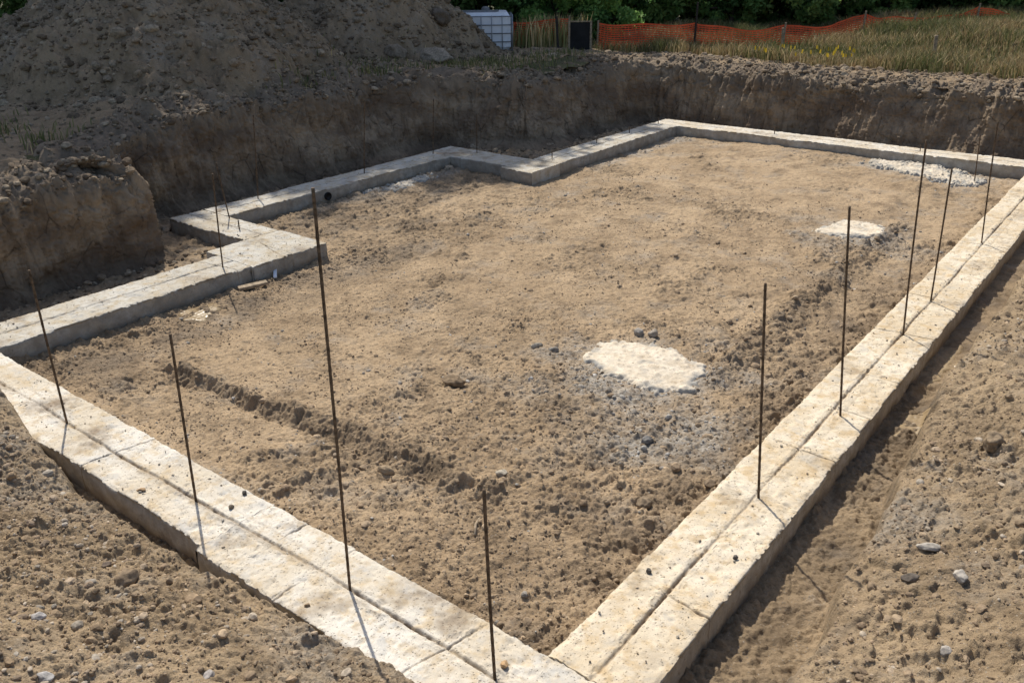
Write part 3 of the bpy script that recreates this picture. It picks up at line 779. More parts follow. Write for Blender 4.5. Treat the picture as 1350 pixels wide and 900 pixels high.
# ------------------------------------------------------------------ stones
def ico(sub):
    t = (1 + 5 ** .5) / 2
    v = [(-1, t, 0), (1, t, 0), (-1, -t, 0), (1, -t, 0), (0, -1, t), (0, 1, t), (0, -1, -t), (0, 1, -t), (t, 0, -1), (t, 0, 1), (-t, 0, -1), (-t, 0, 1)]
    f = [(0, 11, 5), (0, 5, 1), (0, 1, 7), (0, 7, 10), (0, 10, 11), (1, 5, 9), (5, 11, 4), (11, 10, 2), (10, 7, 6), (7, 1, 8), (3, 9, 4), (3, 4, 2), (3, 2, 6), (3, 6, 8), (3, 8, 9), (4, 9, 5), (2, 4, 11), (6, 2, 10), (8, 6, 7), (9, 8, 1)]
    v = [np.array(p) / np.linalg.norm(p) for p in v]
    for _ in range(sub):
        c = {}; g = []
        def mid(a, b):
            k = (min(a, b), max(a, b))
            if k not in c:
                m = v[a] + v[b]; v.append(m / np.linalg.norm(m)); c[k] = len(v) - 1
            return c[k]
        for a, b, d in f:
            x, y, z = mid(a, b), mid(b, d), mid(d, a); g += [(a, x, z), (b, y, x), (d, z, y), (x, y, z)]
        f = g
    return np.array(v, np.float32), np.array(f, np.int32)


I1, IF1 = ico(1); I3, IF3 = ico(3)


def stone_shape(V, seed, rough, planes=9):
    r = np.random.default_rng(seed); P = V.copy()
    for _ in range(planes):                                   # flat broken faces
        n = r.normal(size=3); n /= np.linalg.norm(n); d = r.uniform(0.62, 0.95)
        k = P @ n; P = P - np.clip(k - d, 0, None)[:, None] * n
    nn = perlin3(P[:, 0] * 1.6 + seed, P[:, 1] * 1.6, P[:, 2] * 1.6, seed % 50) * rough + perlin3(P[:, 0] * 5 + seed, P[:, 1] * 5, P[:, 2] * 5, seed % 41) * rough * 0.35
    return P * (1 + nn)[:, None]


VARS = [stone_shape(I1, 300 + k, 0.18, 5) for k in range(12)]


I0, IF0 = ico(0)
VARS0 = [stone_shape(I0, 330 + k, 0.3, 4) for k in range(12)]


def scatter_mesh(name, pts, size, cols, mat, flat=0.65, label='', sink=0.25, tiny=False):
    I1, IF1, VARS = (I0, IF0, VARS0) if tiny else (globals()['I1'], globals()['IF1'], globals()['VARS'])
    n = len(pts); V = np.empty((n, len(I1), 3), np.float32)
    for i in range(n):
        a = RNG.uniform(0, 6.28); ca, sa = math.cos(a), math.sin(a)
        P = VARS[i % 12] * np.array([1, RNG.uniform(0.6, 0.95), RNG.uniform(0.4, 1) * flat + 0.15]) * size[i]
        tx = RNG.uniform(-0.4, 0.4)
        P = np.stack([P[:, 0] + 0 * P[:, 1], P[:, 1] * math.cos(tx) - P[:, 2] * math.sin(tx), P[:, 1] * math.sin(tx) + P[:, 2] * math.cos(tx)], -1)
        V[i, :, 0] = P[:, 0] * ca - P[:, 1] * sa + pts[i, 0]; V[i, :, 1] = P[:, 0] * sa + P[:, 1] * ca + pts[i, 1]
        V[i, :, 2] = P[:, 2] + pts[i, 2] + size[i] * (0.45 - sink)
    F = (IF1[None] + (np.arange(n) * len(I1))[:, None, None]).reshape(-1, 3)
    me = mesh_from(name, V.reshape(-1, 3), None, F, smooth=False)
    colattr(me, 'col', np.repeat(cols, len(I1), 0))
    o = link(name, me, mat); tag(o, label, kind='stuff'); return o


def stone_cols(n, kind='mix'):
    base = {'grey': [(0.40, 0.37, 0.32), (0.48, 0.45, 0.40), (0.30, 0.27, 0.23)], 'mix': [(0.40, 0.31, 0.215), (0.50, 0.42, 0.32), (0.30, 0.225, 0.155), (0.38, 0.275, 0.17), (0.43, 0.375, 0.30)], 'crumb': [(0.5, 0.45, 0.36), (0.42, 0.34, 0.24), (0.3, 0.25, 0.19), (0.55, 0.5, 0.42)],
            'dark': [(0.23, 0.172, 0.112), (0.28, 0.21, 0.138), (0.17, 0.125, 0.082), (0.33, 0.265, 0.185)], 'soil': [(0.36, 0.265, 0.17), (0.30, 0.22, 0.14), (0.42, 0.315, 0.205), (0.27, 0.195, 0.125)]}[kind]
    c = np.array(base)[RNG.integers(0, len(base), n)] * RNG.uniform(0.75, 1.2, (n, 1)); return c.astype(np.float32)


def lognorm(n, med, sig, mx): return np.minimum(med * np.exp(RNG.normal(0, sig, n)), mx).astype(np.float32)


def on_ground(x, y): return ground_parts(np.asarray(x, np.float32), np.asarray(y, np.float32))[0]


def cor_(x, y): return sst(3.6, 1.8, np.hypot((x + 2.0) * 1.25, (y - 3.9) * 0.8))


# gravel: near banks
n = 7000
x = np.concatenate([RNG.uniform(-6.5, -1.3, n), RNG.uniform(-0.95, 0.8, n)]); y = np.concatenate([RNG.uniform(0.3, 2.0, n), RNG.uniform(2.4, 9.5, n)])
clus = fbm(x, y, 1.1, 4, 0.6, 301) + 0.5 * np.exp(-(((x + 3.6) / 0.8) ** 2 + ((y - 1.1) / 0.5) ** 2)) * 2
keep = (clus + RNG.uniform(-0.6, 0.3, len(x)) > 0.16)
_, dA_, dB_ = bank_height(x, y)
keep &= (np.maximum(dA_, dB_) > 0.12); x, y = x[keep], y[keep]
sz = lognorm(len(x), 0.0070, 0.65, 0.04)
scatter_mesh('gravel', np.stack([x, y, on_ground(x, y)], -1), sz, stone_cols(len(x)), M['stone'], label='loose pebbles strewn over the near banks', sink=0.5)
# gravel inside the pit
n = 16000
x = RNG.uniform(-7.4, -1.82, n); y = 2.55 + 11.9 * RNG.uniform(0, 1, n) ** 1.5
_, g_, w_ = ground_parts(x.astype(np.float32), y.astype(np.float32))
kp = (g_ * 0.85 + 0.015 + 0.10 * np.clip(fbm(x, y, 0.9, 4, .6, 305), 0, 1) > RNG.uniform(0, 1, n)); x, y, g_ = x[kp], y[kp], g_[kp]
sz = lognorm(len(x), 0.0085, 0.5, 0.034)
cc = np.where((RNG.uniform(0, 1, len(x)) < 0.35 + g_)[:, None], stone_cols(len(x), 'grey'), stone_cols(len(x), 'mix'))
scatter_mesh('gravel', np.stack([x, y, on_ground(x, y)], -1), sz, cc, M['stone'], label='grey gravel scattered round the concrete spills on the pit floor', sink=0.45)
# soil clods near the corner and along the step
n = 9000
x = RNG.uniform(-7.4, -1.82, n); y = RNG.uniform(2.55, 11, n)
e_ = step_mask(x, y); cor = sst(3.6, 1.8, np.hypot((x + 2.0) * 1.25, (y - 3.9) * 0.8))
pr = 0.03 + 0.9 * np.exp(-((x + 2.6) / 0.16) ** 2) * (y > 5.6) + 0.45 * cor + 0.8 * np.exp(-((e_ + 0.02) / 0.09) ** 2) + 0.6 * sst(-6.9, -7.3, x) * sst(8.5, 6, y)
kp = pr > RNG.uniform(0, 1, n); x, y = x[kp], y[kp]
scatter_mesh('clods', np.stack([x, y, on_ground(x, y)], -1), lognorm(len(x), 0.011, 0.55, 0.042), stone_cols(len(x), 'soil'), M['stone'], label='crumbled soil lumps on the pit floor', sink=0.5)
# fine crumbs over the pit floor and banks
n = 52000
x = RNG.uniform(-7.4, -1.82, n); y = 2.55 + 9.5 * RNG.uniform(0, 1, n) ** 1.3
kp = (0.30 + 0.6 * fbm(x, y, 1.3, 4, .6, 311) + 0.35 * cor_(x, y) > RNG.uniform(0, 1, n)); x, y = x[kp], y[kp]
xb = np.concatenate([RNG.uniform(-6.5, -1.3, 9000), RNG.uniform(-1.05, 1.0, 15000)]); yb = np.concatenate([RNG.uniform(0.3, 2.0, 9000), RNG.uniform(2.4, 10.5, 15000)])
x = np.r_[x, xb]; y = np.r_[y, yb]
_, dA_, dB_ = bank_height(x, y); kp = ((x < -1.8) & (y > 2.5)) | (np.maximum(dA_, dB_) > 0.05); x, y = x[kp], y[kp]
scatter_mesh('clods', np.stack([x, y, on_ground(x, y)], -1), lognorm(len(x), 0.0060, 0.45, 0.018), stone_cols(len(x), 'soil'), M['stone'], label='fine crumbs of soil scattered over floor and banks', sink=0.4, tiny=True)
# bigger crumbled lumps on the banks
n = 4500
x = np.concatenate([RNG.uniform(-6.5, -1.3, n), RNG.uniform(-0.9, 1.2, n)]); y = np.concatenate([RNG.uniform(0.3, 1.98, n), RNG.uniform(2.4, 9.5, n)])
_, dA_, dB_ = bank_height(x, y); kp = (np.maximum(dA_, dB_) > 0.08) & (fbm(x, y, 1.4, 4, .6, 313) + RNG.uniform(-.5, .5, len(x)) > 0.15); x, y = x[kp], y[kp]
scatter_mesh('clods', np.stack([x, y, on_ground(x, y)], -1), lognorm(len(x), 0.010, 0.55, 0.034), stone_cols(len(x), 'soil'), M['stone'], label='crumbled soil lumps on the near banks', sink=0.58)
# crumbs on the footing
x = []; y = []
for (x0, x1, y0, y1, m) in ((-6.6, -1.35, 2.05, 2.5, 260), (-1.76, -1.33, 2.6, 9.5, 240), (-8.0, -7.5, 2.6, 6.0, 120), (-9.7, -9.3, 6, 10.5, 90), (-8.2, -7.5, 5.2, 6.0, 60), (-9.7, -8.3, 5.65, 6.05, 70), (-8.0, -7.6, 10.9, 14.5, 70)):
    x.append(RNG.uniform(x0, x1, m)); y.append(RNG.uniform(y0, y1, m))
x = np.concatenate(x); y = np.concatenate(y)
scatter_mesh('gravel', np.stack([x, y, np.full(len(x), 0.002)], -1), lognorm(len(x), 0.0040, 0.5, 0.011), stone_cols(len(x), 'crumb'), M['stone'], label='small crumbs of stone and soil on top of the footing', sink=0.2)
vi = np.where((w.ravel() > 0.93))[0]; vi = RNG.choice(vi, 7000, replace=False)
scatter_mesh('rubble', np.stack([PX, PY, PZ], -1).reshape(-1, 3)[vi], lognorm(len(vi), 0.020, 0.6, 0.075), stone_cols(len(vi), 'dark'), M['stone'], label='crumbled lumps along the lip of the cut')
# rubble on the heap and the rims
n = 26000
x = RNG.uniform(-18.5, -10.6, n); y = RNG.uniform(3.6, 17.0, n)
kp = keep_fine(x, y) & (heapness(x, y) + 0.25 > RNG.uniform(0, 1, n)); x, y = x[kp], y[kp]
x2 = RNG.uniform(-10.4, 2.5, 5000); y2 = RNG.uniform(15.9, 17.3, 5000); kp = keep_fine(x2, y2)
x = np.r_[x, x2[kp]]; y = np.r_[y, y2[kp]]
zz = outer_parts(x.astype(np.float32), y.astype(np.float32))[0]
scatter_mesh('rubble', np.stack([x, y, zz], -1), lognorm(len(x), 0.023, 0.62, 0.12), stone_cols(len(x), 'dark'), M['stone'], label='stones and dirt lumps covering the spoil heap and rims', sink=0.5)
# trench rubble beside the left footing
n = 2500
x = RNG.uniform(-10.2, -8.1, n); y = RNG.uniform(2.6, 15.3, n); kp = inside(x, y) & ((x < -9.8) | ((x < -8.3) & (y < 5.4)) | ((x < -8.1) & (y > 11)))
x, y = x[kp], y[kp]
scatter_mesh('rubble', np.stack([x, y, on_ground(x, y)], -1), lognorm(len(x), 0.024, 0.55, 0.09), stone_cols(len(x), 'dark'), M['stone'], label='fallen lumps in the trench outside the left footing')

NAMED = [
    ('clod', (-3.66, 1.54), (0.075, 0.05, 0.045), (0.30, 0.22, 0.14), 'g', 'large tan soil clod on the near left bank'),
    ('stone', (-3.56, 1.08), (0.034, 0.026, 0.022), (0.46, 0.43, 0.40), 'g', 'whitish grey cobble among pebbles at the lower left'),
    ('stone', (-3.10, 0.90), (0.036, 0.026, 0.022), (0.47, 0.45, 0.42), 'g', 'lowest pale cobble at the bottom left corner'),
    ('stone', (-3.92, 1.56), (0.030, 0.024, 0.02), (0.17, 0.13, 0.10), 'g', 'dark brown rounded stone on the near left bank'),
    ('stone', (-2.69, 1.36), (0.028, 0.022, 0.02), (0.44, 0.40, 0.36), 'g', 'pale stone low on the near left bank below the footing'),
    ('clod', (-2.15, 4.05), (0.05, 0.042, 0.04), (0.28, 0.21, 0.135), 'g', 'round soil clod in the pit beside the right footing'),
    ('stone', (-3.04, 3.74), (0.042, 0.035, 0.026), (0.50, 0.44, 0.34), 'g', 'pale flat stone at the end of the soil step'),
    ('stone', (-4.04, 5.49), (0.055, 0.034, 0.028), (0.42, 0.37, 0.29), 'g', 'pale stone left of the white concrete spill'),
    ('stone', (-3.48, 6.25), (0.055, 0.045, 0.040), (0.34, 0.31, 0.27), 'g', 'grey stone behind the white concrete spill, left one of a pair'),
    ('stone', (-3.36, 6.30), (0.050, 0.042, 0.038), (0.38, 0.33, 0.27), 'g', 'buff stone behind the white concrete spill, right one of a pair'),
    ('clod', (-3.72, 3.36), (0.055, 0.040, 0.036), (0.36, 0.27, 0.17), 'g', 'yellowish clod just in front of the soil step'),
    ('clod', (-4.15, 4.54), (0.10, 0.055, 0.045), (0.25, 0.18, 0.11), 'g', 'lone dark clod in the middle of the pit floor'),
    ('stone', (-2.52, 4.73), (0.045, 0.038, 0.04), (0.22, 0.21, 0.195), 'g', 'dark grey cobble in the gravel in front of the white spill'),
    ('stone', (-1.93, 4.51), (0.045, 0.04, 0.03), (0.27, 0.20, 0.13), 'g', 'brown stone against the inner edge of the right footing'),
    ('stone', (-4.02, 2.48), (0.022, 0.016, 0.013), (0.09, 0.08, 0.07), 0, 'dark pebble at the inner edge of the near left footing'),
    ('stone', (-3.96, 2.34), (0.020, 0.016, 0.014), (0.22, 0.18, 0.13), 0, 'brown pebble beside the groove of the near left footing'),
    ('stone', (-4.56, 2.12), (0.034, 0.018, 0.010), (0.44, 0.30, 0.17), 0, 'orange brown chip on the near left footing'),
    ('stone', (-1.71, 3.32), (0.018, 0.017, 0.016), (0.13, 0.12, 0.105), 0, 'dark pebble on the right footing near the corner'),
    ('stone', (-1.91, 2.35), (0.024, 0.020, 0.013), (0.52, 0.34, 0.18), 0, 'orange stone beside the rod at the nearest corner'),
    ('stone', (-2.94, 2.06), (0.018, 0.016, 0.013), (0.36, 0.26, 0.16), 0, 'tan pebble at the outer edge of the near footing'),
    ('stone', (-1.25 - .15, 3.70), (0.017, 0.015, 0.012), (0.16, 0.14, 0.12), 0, 'grey pebble near the outer edge of the right footing'),
    ('stone', (-9.15, 10.08), (0.10, 0.07, 0.05), (0.36, 0.30, 0.22), 'g', 'buff stone at the inner corner of the second jog'),
    ('stone', (-0.57, 3.84), (0.045, 0.03, 0.03), (0.16, 0.135, 0.11), 'g', 'dark stone at the crest of the right bank'),
    ('stone', (-0.56, 4.12), (0.06, 0.035, 0.024), (0.44, 0.40, 0.34), 'g', 'pale flat stone above the dark one on the right bank'),
    ('stone', (-0.37, 3.88), (0.042, 0.032, 0.026), (0.45, 0.41, 0.35), 'g', 'pale cobble in the middle of the right bank'),
    ('clod', (-0.51, 5.28), (0.075, 0.06, 0.06), (0.30, 0.225, 0.145), 'g', 'large clod high on the right bank beside the trench'),
    ('stone', (-0.30, 3.30), (0.030, 0.024, 0.022), (0.44, 0.40, 0.35), 'g', 'pale cobble low on the right bank near the bottom edge'),
    ('boulder', (-11.75, 12.72), (0.36, 0.24, 0.17), (0.36, 0.30, 0.225), 'o', 'large pale flat boulder on the right slope of the spoil heap'),
    ('boulder', (-12.3, 12.2), (0.22, 0.2, 0.16), (0.25, 0.20, 0.145), 'o', 'brown boulder left of the pale one on the spoil heap'),
    ('boulder', (-12.55, 13.75), (0.26, 0.2, 0.18), (0.17, 0.135, 0.1), 'o', 'dark boulder near the top right edge of the spoil heap'),
]
for i, (nm, (sx_, sy_), sz, c, where, lab) in enumerate(NAMED):
    P = stone_shape(I3, 500 + i, 0.16 if nm == 'stone' else 0.26, 10) * np.array(sz)
    me = mesh_from(nm, P, None, IF3, smooth=True)
    colattr(me, 'col', np.tile(np.array(c, np.float32), (len(P), 1)))
    a = np.array([sx_], np.float32), np.array([sy_], np.float32)
    z = 0.0 if where == 0 else float((on_ground(*a) if where == 'g' else outer_parts(*a)[0])[0])
    o = link(nm, me, M['stone'], None, (sx_, sy_, z + sz[2] * (0.45 if where != 0 else 0.75)))
    o.rotation_euler = (0.1, 0.1, random.uniform(0, 6.28))
    tag(o, lab, nm, {'stone': 'notable loose stones', 'clod': 'big soil clods', 'boulder': 'boulders on the spoil heap'}[nm])


# ------------------------------------------------------------------ pale concrete spills and puddles
def spill_mat():
    k = NT('spilled concrete')
    n = k.noise(8, 6, 0.65); n2 = k.noise(60, 4, 0.6)
    c = k.mix(k.ramp(n, 0.35, 0.65), (0.54, 0.46, 0.345), (0.66, 0.585, 0.465))
    c = k.mix(k.ramp(n2, 0.54, 0.70, 0, 0.65), c, (0.30, 0.23, 0.15))
    c = k.mix(k.ramp(k.noise(17, 6, 0.7), 0.54, 0.70, 0, 0.8), c, (0.34, 0.26, 0.17))
    c = k.mix(k.attr('grey'), c, (0.33, 0.315, 0.28))
    return k.done(c, 0.9, k.bump(k.noise(50, 5, 0.7), 0.6, 0.006))


M['spill'] = spill_mat()


def spill(poly, label, hgt, grey, seed, res=0.012, name='concrete_spill', mat=None, cat='concrete', rough=1.0):
    poly = np.array(poly); x0, y0 = poly.min(0) - 0.3; x1, y1 = poly.max(0) + 0.3
    nx = int((x1 - x0) / res); ny = int((y1 - y0) / res)
    X, Y = np.meshgrid(np.linspace(x0, x1, nx, dtype=np.float32), np.linspace(y0, y1, ny, dtype=np.float32), indexing='ij')
    c = np.zeros(X.shape, bool); d = np.full(X.shape, 9.0)
    for i in range(len(poly)):
        a, b = poly[i], poly[(i + 1) % len(poly)]; ab = b - a
        t = np.clip(((X - a[0]) * ab[0] + (Y - a[1]) * ab[1]) / (ab @ ab), 0, 1)
        d = np.minimum(d, np.hypot(X - a[0] - t * ab[0], Y - a[1] - t * ab[1]))
        if a[1] != b[1]: c ^= ((a[1] > Y) != (b[1] > Y)) & (X < (b[0] - a[0]) * (Y - a[1]) / (b[1] - a[1]) + a[0])
    sd = np.where(c, d, -d) + 0.055 * rough * fbm(X, Y, 4.5, 5, 0.62, seed) + 0.035 * rough * fbm(X, Y, 17, 4, 0.65, seed + 7)
    lift = hgt * sst(-0.03, 0.07, sd)
    zg = sum(on_ground(X + dx, Y + dy) for dx in (-0.07, -0.02, 0.03, 0.08) for dy in (-0.08, -0.03, 0.02, 0.07)) / 16
    Z = zg + 0.004 - 0.07 * (1 - sst(-0.07, 0.03, sd)) + lift + rough * (0.004 * fbm(X, Y, 5, 4, .55, seed + 1) + 0.003 * fbm(X, Y, 30, 2, .5, seed + 2) + clods(X, Y, 0.05, 0.011, 0.30, seed + 3) + clods(X, Y, 0.028, 0.007, 0.35, seed + 4))
    f = grid_faces(nx, ny)
    sdc = sd.reshape(-1)[f].mean(1); f = f[sdc > -0.07]
    P = np.stack([X, Y, Z], -1).reshape(-1, 3)
    used = np.zeros(len(P), bool); used[f.ravel()] = True; idx = np.cumsum(used) - 1
    org = np.array([poly[:, 0].mean(), poly[:, 1].mean(), FZ], np.float32)
    me = mesh_from(name, P[used] - org, idx[f], smooth=True)
    attr(me, 'grey', np.clip(grey + 0.9 * (1 - sst(-0.01, 0.11, sd)) + 0.9 * fbm(X, Y, 5, 5, .65, seed + 5) - 0.3, 0, 1).ravel()[used])
    o = link(name, me, mat or M['spill'], None, tuple(org))
    if cat: tag(o, label, cat)
    return o


o = spill([(-3.62, 5.5), (-3.63, 6.0), (-3.29, 6.13), (-2.74, 6.12), (-2.64, 5.62), (-2.82, 5.40), (-3.27, 5.40)], 'large whitish concrete spill in the middle right of the pit floor', 0.020, 0.05, 401)
o['group'] = 'dried concrete spills'
o = spill([(-3.36, 10.12), (-3.25, 10.86), (-2.76, 10.93), (-2.62, 10.47), (-2.99, 10.09)], 'small whitish concrete spill near the far end of the right footing', 0.020, 0.12, 411)
o['group'] = 'dried concrete spills'
o = spill([(-4.02, 14.10), (-3.89, 14.45), (-3.01, 14.5), (-2.3, 14.3), (-2.3, 13.79), (-2.88, 13.6), (-3.4, 13.85)], 'broken grey concrete spill along the far footing', 0.026, 0.5, 421, rough=2.2)
o['group'] = 'dried concrete spills'
o = spill([(-9.2, 8.4), (-9.2, 9.7), (-8.95, 9.5), (-8.9, 8.7)], 'thin grey slurry patch against the middle left footing', 0.016, 0.7, 431, rough=1.8)
o['group'] = 'dried concrete spills'

km = NT('muddy water')
M['mud'] = km.done(km.mix(km.ramp(km.noise(4, 5), 0.35, 0.65), (0.235, 0.170, 0.095), (0.30, 0.225, 0.13)), km.ramp(km.noise(6, 4), 0.4, 0.6, 0.22, 0.5), None)
o = spill([(-7.1, 4.02), (-7.38, 4.16), (-7.3, 4.5), (-7.11, 4.55), (-6.93, 4.15)], '', 0.003, 0, 441, name='puddle', mat=M['mud'], cat=None, rough=0.35)
tag(o, 'shallow tan puddle beside the left footing', kind='structure')
o = spill([(-1.19, 5.8), (-1.19, 6.3), (-1.12, 6.3), (-1.12, 5.85)], '', 0.004, 0, 451, name='puddle', mat=M['mud'], cat=None, rough=0.35)
tag(o, 'shallow muddy puddle in the trench beside the right footing', kind='structure')
o = spill([(-1.20, 6.9), (-1.20, 7.9), (-1.14, 7.8), (-1.14, 6.95)], '', 0.004, 0, 461, name='puddle', mat=M['mud'], cat=None, rough=0.35)
tag(o, 'longer muddy puddle farther along the right trench', kind='structure')

# twig, stake end and board fragment on the pit floor
mb = MB(); mb.tube([(-0.09, 0, 0.0), (0.0, 0.012, 0.012), (0.10, 0.0, 0.004)], [0.008, 0.009, 0.006], 7)
o = mb.build('twig', M['wood'], None, True); o.location = (-2.84, 3.26, float(on_ground([-2.84], [3.26])[0]) + 0.008); o.rotation_euler = (0, 0.05, 2.1)
tag(o, 'short pale twig lying behind the nearest corner rod', 'twig')
mb = MB(); mb.box((0, 0, 0), (0.20, 0.035, 0.018), 0, 0.003); o = mb.build('wood_offcut', M['plastic']); o.location = (-7.42, 5.36, -0.13); o.rotation_euler = (0.1, 0.35, -0.7)
tag(o, 'white splinter leaning against the pad of the left footing', 'offcut')
mb = MB(); mb.box((0, 0, 0), (0.30, 0.08, 0.03), 0, 0.004); o = mb.build('wood_offcut', M['wood']); o.location = (-7.30, 4.98, FZ + 0.035); o.rotation_euler = (0.03, -0.04, 1.2)
tag(o, 'flat grey board lying below the joint of the left footing', 'offcut')


# ------------------------------------------------------------------ background: fence, tote, screen, stakes
def zout(x, y): return float(outer_parts(np.array([x], np.float32), np.array([y], np.float32), False)[0][0])


FENCE = empty('orange_fence', (-9.2, 18.3, zout(-9.2, 18.3)))
tag(FENCE, 'sagging orange plastic safety fence running in front of the trees', 'fence')
FO = FENCE.location.copy()
FP = [(-13.9, 16.3, 1.50), (-11.62, 16.95, 1.52), (-11.05, 17.25, 1.46), (-9.21, 18.31, 1.46), (-7.69, 19.54, 1.36), (-6.62, 21.5, 1.52), (-5.74, 22.27, 1.47), (-4.70, 23.53, 1.63), (-3.6, 24.6, 1.45)]


def net(a, b, sag, seed, hgt):
    a = Vector(a); b = Vector(b); L = math.hypot(b.x - a.x, b.y - a.y); mb = MB()
    def P(u, v):
        x = a.x + (b.x - a.x) * u; y = a.y + (b.y - a.y) * u
        top = a.z + (b.z - a.z) * u - sag * 4 * u * (1 - u) + 0.03 * math.sin(u * 9 + seed)
        bul = 0.05 * math.sin(u * 7 + seed * 2 + v * 3) * (1 - abs(2 * u - 1)) + 0.02 * math.sin(u * 31 + v * 5)
        nx, ny = -(b.y - a.y) / L, (b.x - a.x) / L
        return Vector((x + nx * bul, y + ny * bul, top - v * hgt)) - FO
    nu = max(6, int(L / 0.12)); nr = int(hgt / 0.045)
    for r in range(nr + 1):
        v0 = r / nr; hw = 0.011 if r else 0.018
        pts = []
        for k in range(nu + 1):
            p = P(k / nu, v0); pts += [p + Vector((0, 0, hw)), p + Vector((0.003, 0.003, 0)), p - Vector((0, 0, hw))]
        mb.add(pts, [(3 * k + j, 3 * k + 3 + j, 3 * k + 4 + j, 3 * k + 1 + j) for k in range(nu) for j in (0, 1)])
    nc = int(L / 0.075)
    for c in range(nc + 1):
        u = c / nc; pts = []
        for k in range(9):
            p = P(u, k / 8); d = Vector((b.x - a.x, b.y - a.y, 0)) / L * 0.006
            pts += [p - d, p + d]
        mb.add(pts, [(2 * k, 2 * k + 1, 2 * k + 3, 2 * k + 2) for k in range(8)])
    return mb


for k in range(len(FP) - 1):
    if k == 1: continue
    a, b = FP[k], FP[k + 1]
    m_ = net(a, b, 0.05 + 0.05 * (k in (3, 4, 6)), k * 1.7, 1.0 if k < 5 else 0.8)
    o = m_.build('netting', M['net'], FENCE)
    if k == 0: o['label'] = 'faded span of netting half hidden by weeds'
for k, (x, y, z) in enumerate(FP):
    zb_ = zout(x, y); mb = MB()
    tall = {3: 0.42, 2: 0.05}.get(k, 0.09)
    mb.tube([(x - FO.x, y - FO.y, zb_ - 0.2 - FO.z), (x - FO.x + 0.02, y - FO.y, z + tall - FO.z)], 0.022, 7)
    mb.build('post', M['darkpost'] if k in (3,) else M['wood'], FENCE)

# dark thin post at the left of the black screen and the screen itself
SC = empty('fabric_screen', (-11.2, 16.8, zout(-11.2, 16.8))); tag(SC, 'black sheeting panel between two short timber posts in the orange fence', 'screen')
so = SC.location.copy(); ax = Vector((-11.39, 16.68, 0)); bx_ = Vector((-11.03, 16.92, 0)); dv = (bx_ - ax).normalized(); nv2 = Vector((-dv.y, dv.x, 0)); Ls = (bx_ - ax).length
V = []; F = []
for s_ in (-1, 1):
    for i in range(9):
        for j in range(9):
            u = i / 8; v = j / 8; q = ax + dv * (Ls * u) + nv2 * (0.012 * math.sin(u * 6 + v * 3) + 0.004 * s_)
            V.append((q.x - so.x, q.y - so.y, 0.80 - so.z + 0.70 * v))
for s_ in (0, 1):
    for i in range(8):
        for j in range(8):
            b0 = s_ * 81 + i * 9 + j; q = (b0, b0 + 9, b0 + 10, b0 + 1); F.append(q if s_ == 0 else q[::-1])
mb = MB(); mb.add(V, F); mb.build('panel', M['black'], SC)
for q in (ax - dv * 0.02, bx_ + dv * 0.02):
    mb = MB(); mb.box((q.x - so.x, q.y - so.y, 1.1 - so.z), (0.045, 0.045, 0.84), 0.6, 0.005); mb.build('post', M['wood'], SC)
mb = MB(); c_ = (ax + bx_) / 2; mb.box((c_.x - so.x, c_.y - so.y, 1.515 - so.z), (Ls, 0.03, 0.022), math.atan2(dv.y, dv.x), 0.003); mb.build('top_rail', M['wood'], SC)

# water tote
TZ = 0.83
TO = empty('water_tote', (-12.82, 15.52, TZ), math.atan2(0.614, 0.789) + 0.05); tag(TO, 'white plastic liquid tote in a steel cage behind the spoil heap', 'tote')
mb = MB(); mb.box((0, 0, 0.52), (1.04, 0.98, 0.78), 0, 0.09); mb.build('tank', M['plastic'], TO, False)
cg = MB()
W2, D2 = 0.555, 0.525
for z in (0.16, 0.33, 0.50, 0.67, 0.84):
    cg.tube([(-W2, -D2, z), (W2, -D2, z), (W2, D2, z), (-W2, D2, z), (-W2, -D2, z)], 0.011, 6)
for x_ in np.linspace(-W2, W2, 6):
    cg.tube([(x_, -D2 - .012, 0.12), (x_, -D2 - .012, 0.86)], 0.010, 6); cg.tube([(x_, D2 + .012, 0.12), (x_, D2 + .012, 0.86)], 0.010, 6)
for y_ in np.linspace(-D2, D2, 6)[1:-1]:
    cg.tube([(-W2 - .012, y_, 0.12), (-W2 - .012, y_, 0.86)], 0.010, 6); cg.tube([(W2 + .012, y_, 0.12), (W2 + .012, y_, 0.86)], 0.010, 6)
cg.build('cage', M['steel'], TO, True)
mb = MB(); mb.box((-0.12, -0.2, 0.935), (0.80, 0.10, 0.03), 0, 0.006); mb.build('top_bar', M['greyplastic'], TO)
mb = MB(); mb.tube([(0, 0, 0.90), (0, 0, 0.985), (0, 0, 0.99), (0, 0, 1.01)], [0.085, 0.085, 0.07, 0.06], 20); mb.build('lid', M['greyplastic'], TO, False)
pl = MB()
for yy in (-0.42, 0, 0.42): pl.box((0, yy, 0.02), (1.06, 0.12, 0.10), 0, 0.006)
pl.box((0, 0, 0.085), (1.1, 1.04, 0.03), 0, 0.006); pl.build('pallet', M['wood'], TO)


def stake(x, y, z1, mat, lab, s=0.045, nm='wooden_stake', cat='stake'):
    zb_ = zout(x, y); mb = MB(); hgt = z1 - zb_ + 0.15
    mb.box((0, 0, hgt / 2 - 0.15), (s, s, hgt), 0.4, s * 0.15)
    o = mb.build(nm, mat); o.location = (x, y, zb_); o.rotation_euler = (0.03, -0.05, 0); tag(o, lab, cat)


stake(-7.32, 18.61, 1.42, M['wood'], 'pale wooden stake in grass in front of the orange fence')
stake(-4.30, 18.50, 1.42, M['wood'], 'weathered wooden stake alone in the grass at the right', 0.06)
stake(-4.44, 25.62, 1.66, M['steel'], 'grey metal post in the grass right of the fence end', 0.06, 'metal_post', 'post')
stake(-11.62, 16.55, 1.62, M['darkpost'], 'thin dark post left of the black screen', 0.05, 'thin_post', 'post')


